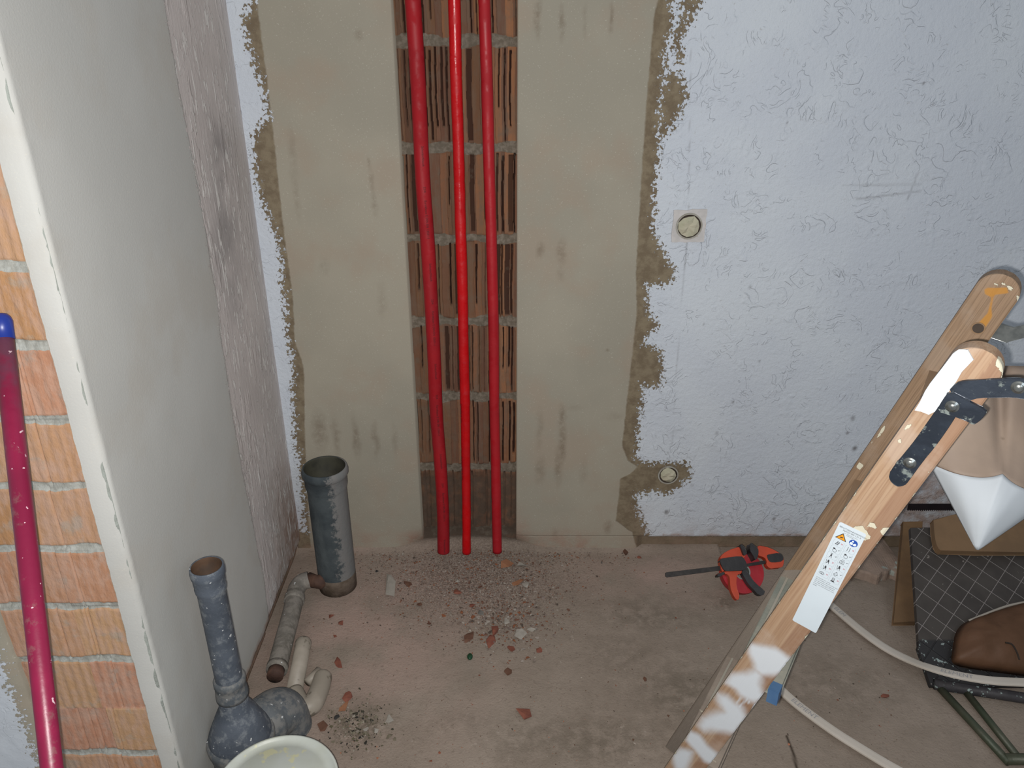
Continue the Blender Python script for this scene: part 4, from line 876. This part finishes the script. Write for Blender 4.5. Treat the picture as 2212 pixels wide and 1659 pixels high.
cp('jaw_arm', [(970,490),(1000,660),(1050,650),(1040,560),(1000,490)], .022, .024, 'clamp_o')
cp('body', [(980,500),(1010,478),(1270,448),(1310,480),(1350,560),(1350,600),(1310,645),(1200,650),(1070,655),(1040,645),(1000,580)], .022, .032, 'clamp_k', sm_=1)
cp('front_handle', [(945,690),(1000,665),(1060,660),(1180,650),(1290,640),(1280,690),(1215,700),(1205,780),(1205,850),(1225,930),(1248,980),(1240,1040),(1210,1048),(1180,1020),(1140,940),(1120,870),(1115,770),(1105,720),(1060,690),(1010,715),(950,720)], .022, .022, 'clamp_o')
cp('grip_pad', [(938,700),(1000,672),(1040,668),(1050,700),(950,735)], .023, .026, 'clamp_k')
cp('trigger', [(1270,660),(1330,625),(1370,680),(1430,780),(1500,850),(1590,925),(1590,950),(1570,985),(1500,980),(1450,920),(1370,840),(1310,740)], .024, .024, 'clamp_k')
cp('release_pad', [(1390,290),(1410,270),(1440,295),(1500,340),(1510,400),(1490,480),(1460,505),(1430,440),(1385,370)], .020, .040, 'clamp_k')
cp('fixed_jaw', [(1490,315),(1540,310),(1640,330),(1740,375),(1820,430),(1855,490),(1850,560),(1830,605),(1740,612),(1660,620),(1610,570),(1620,520),(1590,470),(1530,450),(1500,440),(1505,380)], .022, .026, 'clamp_o')
cp('fixed_jaw_grip', [(1618,440),(1650,425),(1790,405),(1840,440),(1852,520),(1700,540),(1650,520)], .046, .004, 'clamp_k')

# ------------------------------------------------------------------ white printed strips on the floor
M['band'] = simple('white_flexible_strip', '#c2bab0', '#bbb3a8', 8, .6, .0004, 30, .4)
M['band_ink'] = simple('faint_grey_print', '#8f8f92', rough=.7)
def band(pts, label, txts, w=.0125, h=.004):
    P = spline([at_z(q_[0], q_[1], .014+(q_[2] if len(q_) > 2 else 0)) for q_ in pts], 14); root = thing('edging_strip', tuple(P[0]-Vector((0, 0, .014))), label, 'strip', 'white strips curving over the floor')
    prof = [(-w, -h*.6), (-w, h*.4), (-w*.93, h*.8), (-w*.5, h), (w*.5, h), (w*.93, h*.8), (w, h*.4), (w, -h*.6), (w*.8, -h), (-w*.8, -h)]; vs = []; fs = []; m = len(prof)
    for i, p in enumerate(P):
        tg = (P[min(i+1, len(P)-1)]-P[max(i-1, 0)]).normalized(); sd = tg.cross(Vector((0, 0, 1))).normalized(); up = sd.cross(tg)
        vs += [p+sd*a+up*b for a, b in prof]
    for i in range(len(P)-1): fs += [(i*m+k_, i*m+(k_+1) % m, (i+1)*m+(k_+1) % m, (i+1)*m+k_) for k_ in range(m)]
    fs += [tuple(range(m-1, -1, -1)), tuple((len(P)-1)*m+k_ for k_ in range(m))]
    obj('strip_body', vs, fs, M['band'], root)
    cum = [0]
    for a, b in zip(P[:-1], P[1:]): cum.append(cum[-1]+(b-a).length)
    for txt, st, size in txts:
        T_ = MB(); v, f = text_mesh(txt, size); vv = []
        for x, y in v:
            L = st+x; i = max(0, min(len(P)-2, int(np.searchsorted(cum, L))-1)); k_ = (L-cum[i])/(cum[i+1]-cum[i]); p = P[i].lerp(P[i+1], k_)
            tg = (P[i+1]-P[i]).normalized(); sd = tg.cross(Vector((0, 0, 1))).normalized()
            vv.append(p-sd*(y-size*.35)+Vector((0, 0, h+.0004)))
        T_.add(vv, f); T_.obj('printed_text', M['band_ink'], root)
band([(1775,1290),(1812,1322),(1860,1362),(1910,1398),(1960,1424,.01),(2010,1443,.03),(2070,1459,.045),(2140,1470,.055),(2212,1474,.06),(2330,1476,.06)], 'upper white printed strip curving across the floor from behind the ladder', [('ELEM', .055, .018), ('ELEMENT', .39, .018)])
band([(1665,1470),(1720,1520),(1790,1572),(1850,1611),(1930,1659),(2010,1700)], 'lower white printed strip curving to the bottom edge right of the ladder', [('ELEMENT', .075, .018)])

# ------------------------------------------------------------------ junk against the wall at the right
def ext(name, mat, pts, th, parent=None, bev=.002, sm_=0): return MB().prism(chaikin(pts, sm_) if sm_ else pts, th).obj(name, mat, parent, bevel=bev)
# dark deck with a diamond grid, leaning
dA = at_z(2100, 1490, .0); dirU = Vector((0, .46, .225)).normalized(); dN = Vector((0, -dirU.z, dirU.y)); dO = Vector((0, dA.y, 0.012))
onD = lambda x, y, o_=0.0: at_plane(x, y, dO+dN*o_, dN)
s = NT('dark_diamond_plate'); g1 = s.math('ADD', s.attr('u'), s.attr('v')); g2 = s.math('SUBTRACT', s.attr('u'), s.attr('v'))
def ln(g): return s.step(s.math('ABSOLUTE', s.math('SUBTRACT', s.math('FRACT', s.math('MULTIPLY', g, 1/.066)), .5)), .455, .49)
gl = s.math('MAXIMUM', ln(g1), ln(g2)); c = s.mix(s.step(s.noise(12, 5), .35, .65), '#3b3633', '#45403c')
c = s.mix(s.math('MULTIPLY', gl, .85), c, '#8a8380'); lowm = s.step(s.attr('v'), .12, .13); c = s.mix(lowm, s.mix(s.step(s.noise(60, 3, .6), .60, .66), '#2b2a2b', '#8d9a98'), c)
c = s.mix(s.step(s.noise(70, 4, .6), .68, .72), c, '#86807a')
M['deck'] = s.fin(c, .6, s.bump(gl, .002), .4)
t2 = thing('folding_trolley', (dA.x, dA.y, 0), 'dark folding trolley deck with pale diamond grid leaning at the wall', 'trolley', None)
nu, nv = 60, 60; P00 = onD(2010, 1478); uu = np.linspace(0, .62, nu); vv_ = np.linspace(0, (onD(1967, 1140).y-dO.y)/dirU.y, nv); vs = []; U_ = []; V_ = []
x0 = P00.x; eT = onD(1967, 1140); eB = onD(1985, 1395); vB = (eB.y-dO.y)/dirU.y; vT = (eT.y-dO.y)/dirU.y
def lefte(v): return (eB.x-x0)+(eT.x-eB.x)*(v-vB)/(vT-vB) if v > vB else 0.0
for v in vv_:
    for u in uu: ue = u+lefte(v)*(1-u/.62); vs.append(Vector((x0+ue, 0, 0))+dO+dirU*v); U_.append(ue+.0); V_.append(v)
fs = [(j*nu+i, j*nu+i+1, (j+1)*nu+i+1, (j+1)*nu+i) for j in range(nv-1) for i in range(nu-1)]
dk = obj('deck', vs, fs, M['deck'], t2, attrs={'u': U_, 'v': V_}); sm_ = dk.modifiers.new('solid', 'SOLIDIFY'); sm_.thickness = .016; sm_.offset = -1
M['green'] = simple('dark_green_metal', '#3c4434', '#4a4a3c', 20, .5, .001, 60, .5, .2)
for (a, b, r_) in (((2030,1486),(2180,1648),.010), ((2078,1484),(2196,1632),.009)):
    MB().tube([at_z(a[0], a[1], .012), at_z(b[0], b[1], .012)], r_, 12).obj('frame_tube', M['green'], t2, sm=True)
MB().tube([at_z(2172, 1640, .014), at_z(2330, 1640, .014)], .013, 14).obj('cross_bar', M['green'], t2, sm=True)
MB().tube([at_z(2018, 1478, .016), at_z(2212, 1508, .016), at_z(2330, 1520, .016)], .014, 14).obj('front_edge', simple('speckled_black_edge', '#2f2d30', '#3a383a', 30, .6, .001, 60, .4, c3='#8fa09c', spk=70, thr=.62), t2, sm=True)
M['plank'] = simple('brown_plank', '#66503a', '#7a5f42', 8, .75, .002, 30)
p1 = [at_z(1925, 1342, .0), at_z(1978, 1360, .0)]
a0 = at_z(1950, 1350, .012); a1 = at_y(1964, 1135, 2.085); dr = (a1-a0).normalized(); sd = Vector((1, 0, 0))
pk = MB().prism([a0-sd*.030, a0+sd*.032, a1+sd*.034, a1-sd*.026], dr.cross(sd).normalized()*-.018).obj('plank', M['plank'], None, bevel=.003); tag(pk, 'short brown plank leaning against the wall left of the dark trolley deck', 'plank')
bd = [onD(x, y, .035) for x, y in [(2015,1112),(2212,1112),(2330,1112),(2330,1192),(2035,1192),(2024,1184),(2018,1160)]]
bo = MB().prism(chaikin(bd, 1), -dN*.02).obj('wooden_board', simple('brown_board', '#7c6247', '#6f5840', 10, .7, .001, 30), None, bevel=.003); tag(bo, 'brown wooden board with rounded corner lying on top of the dark trolley deck', 'board')
# saw
sa = at_y(1962, 1092, 2.075); sb = at_y(2140, 1092, 2.075); hh = at_y(1962, 1104, 2.075)
w_saw = thing('hand_saw', tuple(sa), 'dark saw blade with fine teeth resting above the board by the wall', 'saw', None)
nt = 46; pts = [Vector((sa.x, 2.075, sa.z+.006)), Vector((sb.x+.04, 2.075, sa.z+.006))]
for i in range(nt*2, -1, -1): x = sa.x+(sb.x+.04-sa.x)*i/(2*nt); pts.append(Vector((x, 2.075, sa.z-.016-(.005 if i % 2 else 0))))
MB().prism(pts, (0, .0015, 0)).obj('blade', simple('dark_blade', '#2b2427', '#241f22', 20, .45, 0, 10, .5, .3), w_saw)
hc = Vector((sb.x+.085, 2.070, sa.z-.01)); MB().prism(chaikin([hc+Vector((-.05, 0, .035)), hc+Vector((.05, 0, .045)), hc+Vector((.065, 0, -.03)), hc+Vector((.03, 0, -.055)), hc+Vector((-.03, 0, -.04))], 2), (0, .022, 0)).obj('handle', M['plank'], w_saw, bevel=.004)
# brown paper bag with pale rim
M['paper'] = simple('brown_paper', '#5f4330', '#513825', 9, .6, .004, 14, .3)
bag = thing('paper_bag', tuple(onD(2160, 1430)), 'crumpled brown paper bag with pale rim lying on the dark trolley deck', 'bag', None)
ol = [(2093,1340),(2140,1322),(2212,1300),(2300,1285),(2330,1380),(2320,1470),(2212,1462),(2130,1450),(2075,1440),(2052,1432),(2058,1400),(2062,1370),(2075,1350)]
P = [onD(x, y, .02) for x, y in ol]; cc = sum(P, Vector())/len(P); P = chaikin(P, 2); vs = []; fs = []; m = len(P); K = 10
for j in range(K+1):
    f = j/K
    for i, p in enumerate(P):
        q = p.lerp(cc, f); h = .055*math.sqrt(max(0, 1-(1-f)**2.2)); nn = float(fbm(np.array([q.x]), np.array([q.y+q.z]), 14, 4, 77)[0]); vs.append(q+dN*(h+.05*nn*math.sin(math.pi*min(1, f+.15))))
for j in range(K):
    for i in range(m): fs.append((j*m+i, j*m+(i+1) % m, (j+1)*m+(i+1) % m, (j+1)*m+i))
fs.append(tuple(range(m-1, -1, -1)))
obj('bag_body', vs, fs, M['paper'], bag, sm=True)
MB().tube(spline([onD(2093, 1341, .028), onD(2140, 1322, .034), onD(2180, 1308, .034), onD(2225, 1299, .034), onD(2300, 1288, .03)], 6), .0035, 8).obj('rim', simple('pale_rim', '#9b948a', rough=.5), bag, sm=True)
cr = [onD(x, y, .075) for x, y in [(2172,1388),(2186,1392),(2196,1408),(2202,1425)]]
MB().tube(spline(cr, 6), .0022, 8).obj('handle_loop', M['dark'], bag, sm=True)
# pinkish mortar ledge at the foot of the wall behind the ladder
lg = [at_z(1845, 1262, .0), at_z(1948, 1248, .0)]
lv = []; s0 = Vector((at_z(1850, 1255).x, 2.145, 0)); 
a = MB(); x0_, x1_ = at_z(1835, 1250).x, at_z(1950, 1250).x; y0_ = at_z(1900, 1256).y
prof = [(0, 0), (.0, .028), (.015, .036), (.5, .040), (1, .042)]
st_ = []; N_ = 24
for i in range(N_+1):
    x = x0_+(x1_-x0_)*i/N_; yy = y0_+.012*math.sin(i*.45)+.004*math.sin(i*1.1); st_.append([Vector((x, yy+(2.145-yy)*t, h+.003*math.sin(i*.6+t*3))) for t, h in prof]+[Vector((x, 2.145, 0))])
for i in range(N_):
    for k_ in range(len(prof)): A_ = st_[i][k_], st_[i+1][k_], st_[i+1][k_+1], st_[i][k_+1]; a.add(A_, [(0, 1, 2, 3)])
a.add(st_[0], [tuple(range(5, -1, -1))]); a.add(st_[-1], [tuple(range(6))])
lo = a.obj('mortar_ledge', simple('pinkish_mortar', '#8c7a6d', '#9a877a', 10, .9, .003, 60, c3='#a4aaa2', spk=12, thr=.6), None); tag(lo, 'low pinkish mortar ledge along the wall base behind the ladder', 'ledge')

# ------------------------------------------------------------------ rubble
def chip_mesh(r, seed, flat=.5, elong=1.0, n_=9):
    rr = random.Random(seed); import bmesh
    bm = bmesh.new()
    for _ in range(n_):
        v = Vector((rr.gauss(0, 1), rr.gauss(0, 1), rr.gauss(0, 1))).normalized(); bm.verts.new((v.x*r*elong*rr.uniform(.7, 1), v.y*r*rr.uniform(.7, 1), v.z*r*flat*rr.uniform(.7, 1)))
    bmesh.ops.convex_hull(bm, input=bm.verts)
    for v in [v for v in bm.verts if not v.link_faces]: bm.verts.remove(v)
    bm.verts.index_update(); a = rr.random()*6.28; ca, sa_ = math.cos(a), math.sin(a)
    vs = [(v.co.x*ca-v.co.y*sa_, v.co.x*sa_+v.co.y*ca, v.co.z) for v in bm.verts]; fs = [tuple(q.index for q in f.verts) for f in bm.faces]; bm.free(); return vs, fs
cm = {'brick': simple('brick_chip', '#7e4c3c', '#704236', 60, .9, .001, 90), 'orange': simple('orange_brick_chip', '#93684c', '#8b5f45', 40, .9, .001, 90), 'white': simple('plaster_chip', '#8f8980', '#9a948b', 50, .9, .001, 90),
      'grey': simple('grey_chip', '#5d5a56', '#6c6862', 50, .9, .001, 90), 'black': simple('black_chip', '#2b2a2a', '#353331', 50, .8, .001, 90), 'brown': simple('brown_chip', '#67493a', '#5c4032', 50, .9, .001, 90)}
def chip(px, py, wpx, kind, label, cat, elong=1.2, flat=.45, group=None, name=None, seed=None):
    p = at_z(px, py, .008); z = floor_z(p.x, p.y); r = wpx/2*(p.y/ray(px, py).y)/FPX; vs, fs = chip_mesh(r, seed or int(px*7+py), flat, elong)
    zm = min(v[2] for v in vs); vs = [(p.x+v[0], p.y+v[1], z+v[2]-zm-.0012) for v in vs]
    tag(obj(name or {'brick': 'brick_chip', 'orange': 'brick_chip', 'brown': 'brick_chip', 'white': 'plaster_chip'}.get(kind, 'stone_chip'), vs, fs, cm[kind] if isinstance(kind, str) else kind, None), label, cat, group)
CH = [(1094,1222,34,'orange','largest orange brick chip, lying just right of the red pipes','brick chip',1.3),
 (1120,1258,30,'orange','orange brick chip with dark edge below the largest orange chip','brick chip',1.2),
 (1131,1222,32,'white','pale triangular plaster chip beside the largest orange chip','plaster chip',1.1),
 (1136,1262,22,'white','pale rounded plaster chip right of the dark edged orange chip','plaster chip',1.0),
 (990,1277,22,'brick','red brick chip in the rubble straight below the middle red pipe','brick chip',1.2),
 (991,1254,18,'white','small white plaster chip just above the red chip below the pipes','plaster chip',1.0),
 (1021,1305,18,'brick','red brick chip left of the dark grey stone in the rubble','brick chip',1.2),
 (1040,1321,20,'grey','dark grey stone chip in the middle of the rubble','stone chip',1.1),
 (905,1304,16,'brown','brown brick chip at the left edge of the rubble','brick chip',1.4),
 (880,1258,20,'brown','brown brick chip right of the long pale sliver','brick chip',1.5),
 (841,1265,44,'white','long pale plaster sliver right of the wide drain pipe','plaster chip',2.0),
 (1068,1360,26,'brick','flat red brick chip at the lower end of the rubble','brick chip',1.3),
 (1060,1381,24,'brick','thin slanting red brick sliver at the lower end of the rubble','brick chip',2.2),
 (1105,1400,20,'brick','red brick chip lowest in the rubble, right of the slanting sliver','brick chip',1.6),
 (1165,1401,16,'brick','small flat red brick chip right of the rubble','brick chip',1.6),
 (1124,1368,34,'white','large pale plaster chip at the lower right of the rubble','plaster chip',1.2),
 (1150,1358,24,'white','pale plaster chip right of the large pale one','plaster chip',1.1),
 (1095,1340,22,'white','pale plaster chip above the flat red chip','plaster chip',1.1),
 (1012,1374,24,'brown','pale brown crescent chip above the green pebble','brick chip',1.7),
 (1130,1537,34,'brick','dull red brick chip alone on the floor near the bottom centre','brick chip',1.8),
 (1099,1449,24,'brown','brown crumbly chip between green pebble and dull red chip','brick chip',1.2),
 (732,1427,26,'brick','long red brick chip right of the white fitting','brick chip',1.7),
 (748,1504,28,'brick','curved red brick chip below the white fitting','brick chip',1.5),
 (743,1524,24,'orange','pale orange brick chip touching the curved red chip','brick chip',1.6),
 (697,1566,32,'brown','star shaped brown chip just above the bucket','brick chip',1.2),
 (727,1546,16,'black','black pointed stone chip above the bucket','stone chip',1.1),
 (842,1550,26,'white','beige plaster chip right of the dark grit patch','plaster chip',1.1),
 (790,1571,18,'white','small white plaster chip inside the dark grit patch, left one','plaster chip',1.0),
 (810,1574,18,'white','small white plaster chip inside the dark grit patch, right one','plaster chip',1.0),
 (814,1231,10,'black','tiny black chip just right of the wide drain pipe','stone chip',1.0),
 (715,1327,18,'brick','red brick chip right of the iron pipe elbow','brick chip',1.1),
 (736,1342,16,'brick','faint red chip beside the one right of the iron elbow','brick chip',1.2),
 (722,1370,12,'brick','small red chip above the long arm of the white fitting','brick chip',1.1),
 (1352,1192,24,'brown','brown pointed chip at the wall base left of the bare strip','brick chip',1.0),
 (1381,1200,12,'brick','small reddish chip on the floor right of the pointed one at the wall','brick chip',1.0),
 (1301,1212,12,'grey','small grey chip on the floor between rubble and pointed chip','stone chip',1.0),
 (1228,1313,10,'brown','small brown chip right of the rubble, left of the clamp','brick chip',1.0),
 (1394,1463,14,'brown','small brown chip on the open floor left of the ladder foot','brick chip',1.2),
 (1914,1503,20,'brick','faint red chip between the two white strips','brick chip',1.4)]
for c_ in CH: chip(*c_[:6], elong=c_[6], group={'brick chip': 'brick chips on the floor', 'plaster chip': 'plaster chips on the floor'}.get(c_[5], 'stone chips on the floor'))
gm = NT('dark_green_glass'); M['gg'] = gm.fin('#0f3a22', .12, None, .6)
p = at_z(1015, 1418, .006); z = floor_z(p.x, p.y); vs = []; fs = []; nu_, nv_ = 20, 10
for j in range(nv_+1):
    for i in range(nu_): th_ = math.pi*j/nv_; ph_ = 6.2832*i/nu_; vs.append((p.x+.0082*math.sin(th_)*math.cos(ph_), p.y+.0115*math.sin(th_)*math.sin(ph_), z+.0055+.0065*math.cos(th_)))
fs = [(j*nu_+i, j*nu_+(i+1) % nu_, (j+1)*nu_+(i+1) % nu_, (j+1)*nu_+i) for j in range(nv_) for i in range(nu_)]
tag(obj('glass_pebble', vs, fs, M['gg'], None, sm=True), 'shiny dark green oval pebble alone on the floor below the rubble', 'pebble')
# uncountable crumbs
def crumbs(name, pts, sizes, mat, label, cat):
    mb_v = []; mb_f = []; protos = [chip_mesh(1, 900+i, .6, 1.3, 7) for i in range(10)]; tn = []
    for (x, y), r in zip(pts, sizes):
        vs, fs = protos[NR.randint(10)]; a = NR.rand()*6.28; ca, sa_ = math.cos(a), math.sin(a); z = floor_z(x, y)+r*.25; b = len(mb_v)
        mb_v += [(x+(v[0]*ca-v[1]*sa_)*r, y+(v[0]*sa_+v[1]*ca)*r, z+v[2]*r) for v in vs]; mb_f += [tuple(i+b for i in f) for f in fs]; tn += [NR.rand()]*len(vs)
    o = obj(name, mb_v, mb_f, mat, None, attrs={'tone': tn}); o['kind'] = 'stuff'; return tag(o, label, cat)
def crumb_mat(name, cols):
    s = NT(name); rp = s.n('ShaderNodeValToRGB', {0: s.attr('tone')}); rp.color_ramp.interpolation = 'CONSTANT'; e = rp.color_ramp.elements
    e[0].color = lin(cols[0]); e[1].color = lin(cols[-1]); e[1].position = (len(cols)-1)/len(cols)
    for i, c in enumerate(cols[1:-1]): q = e.new((i+1)/len(cols)); q.color = lin(c)
    return s.fin(rp.outputs[0], .9, None, .25)
pts = []; szs = []
for _ in range(12000):
    u = abs(NR.normal(0, 1)); px = 1030+NR.normal(0, 1)*125; py = 1198+abs(NR.normal(0, 1))*80
    if py > 1420: continue
    q = at_z(px, py)
    if q.y > 2.12 and not (CX0 < q.x < CX1): continue
    if q.y > 2.16 or math.hypot(q.x-cx, q.y-cy) < .07: continue
    pts.append((q.x, q.y)); szs.append(min(.0060, .0007+NR.exponential(.0009)))
for _ in range(1300):
    px = 1090+NR.normal(0, 1)*55; py = 1330+NR.normal(0, 1)*38; q = at_z(px, py); pts.append((q.x, q.y)); szs.append(min(.008, .0015+NR.exponential(.0017)))
for _ in range(700):
    x = NR.choice([-1, 1]); px = 1030+x*NR.uniform(90, 330); q = at_y(px, 1180, 2.10+NR.uniform(-.05, .012)); pts.append((q.x, q.y)); szs.append(.001+NR.exponential(.0009))
pts2 = [(x, y) for x, y in pts]
crumbs('plaster_rubble', pts2, szs, crumb_mat('rubble_crumbs', ['#857a70', '#7a695d', '#91877e', '#684a3d', '#9a9289', '#7b6e67', '#7e5038', '#564b43', '#877a70', '#72635a']), 'fine plaster and brick rubble heaped below the red pipes', 'rubble')
pts = []; szs = []
for _ in range(900):
    px = NR.uniform(640, 1560); py = NR.uniform(1210, 1659); q = at_z(px, py); 
    if q.x < XL+.03 or math.hypot(q.x-cx, q.y-cy) < .07 or q.y > 1.93 or math.hypot(q.x-bc.x, q.y-bc.y) < .14 or math.hypot(q.x-gx-.03, q.y-gy-.07) < .13: continue
    pts.append((q.x, q.y)); szs.append(.0007+NR.exponential(.0007))
for _ in range(170):
    q = at_z(NR.uniform(1700, 1950), NR.uniform(1380, 1659)); pts.append((q.x, q.y)); szs.append(.0007+NR.exponential(.0007))
crumbs('floor_crumbs', pts, szs, crumb_mat('loose_crumbs', ['#5d4638', '#a0958a', '#7e4c3a', '#8f8276', '#4a4038', '#9d6a52']), 'loose dark and reddish crumbs scattered over the open floor', 'crumbs')
pts = []; szs = []
for _ in range(650):
    q = at_z(770+NR.normal(0, 1)*34, 1570+NR.normal(0, 1)*30)
    if math.hypot(q.x-bc.x, q.y-bc.y) < .13: continue
    pts.append((q.x, q.y)); szs.append(.0008+NR.exponential(.0013))
crumbs('dark_grit', pts, szs, crumb_mat('mouldy_grit', ['#3d3a30', '#57523f', '#6b6354', '#8c8478', '#2f2d28', '#777060']), 'patch of dark mouldy grit on the floor beside the bucket', 'grit')
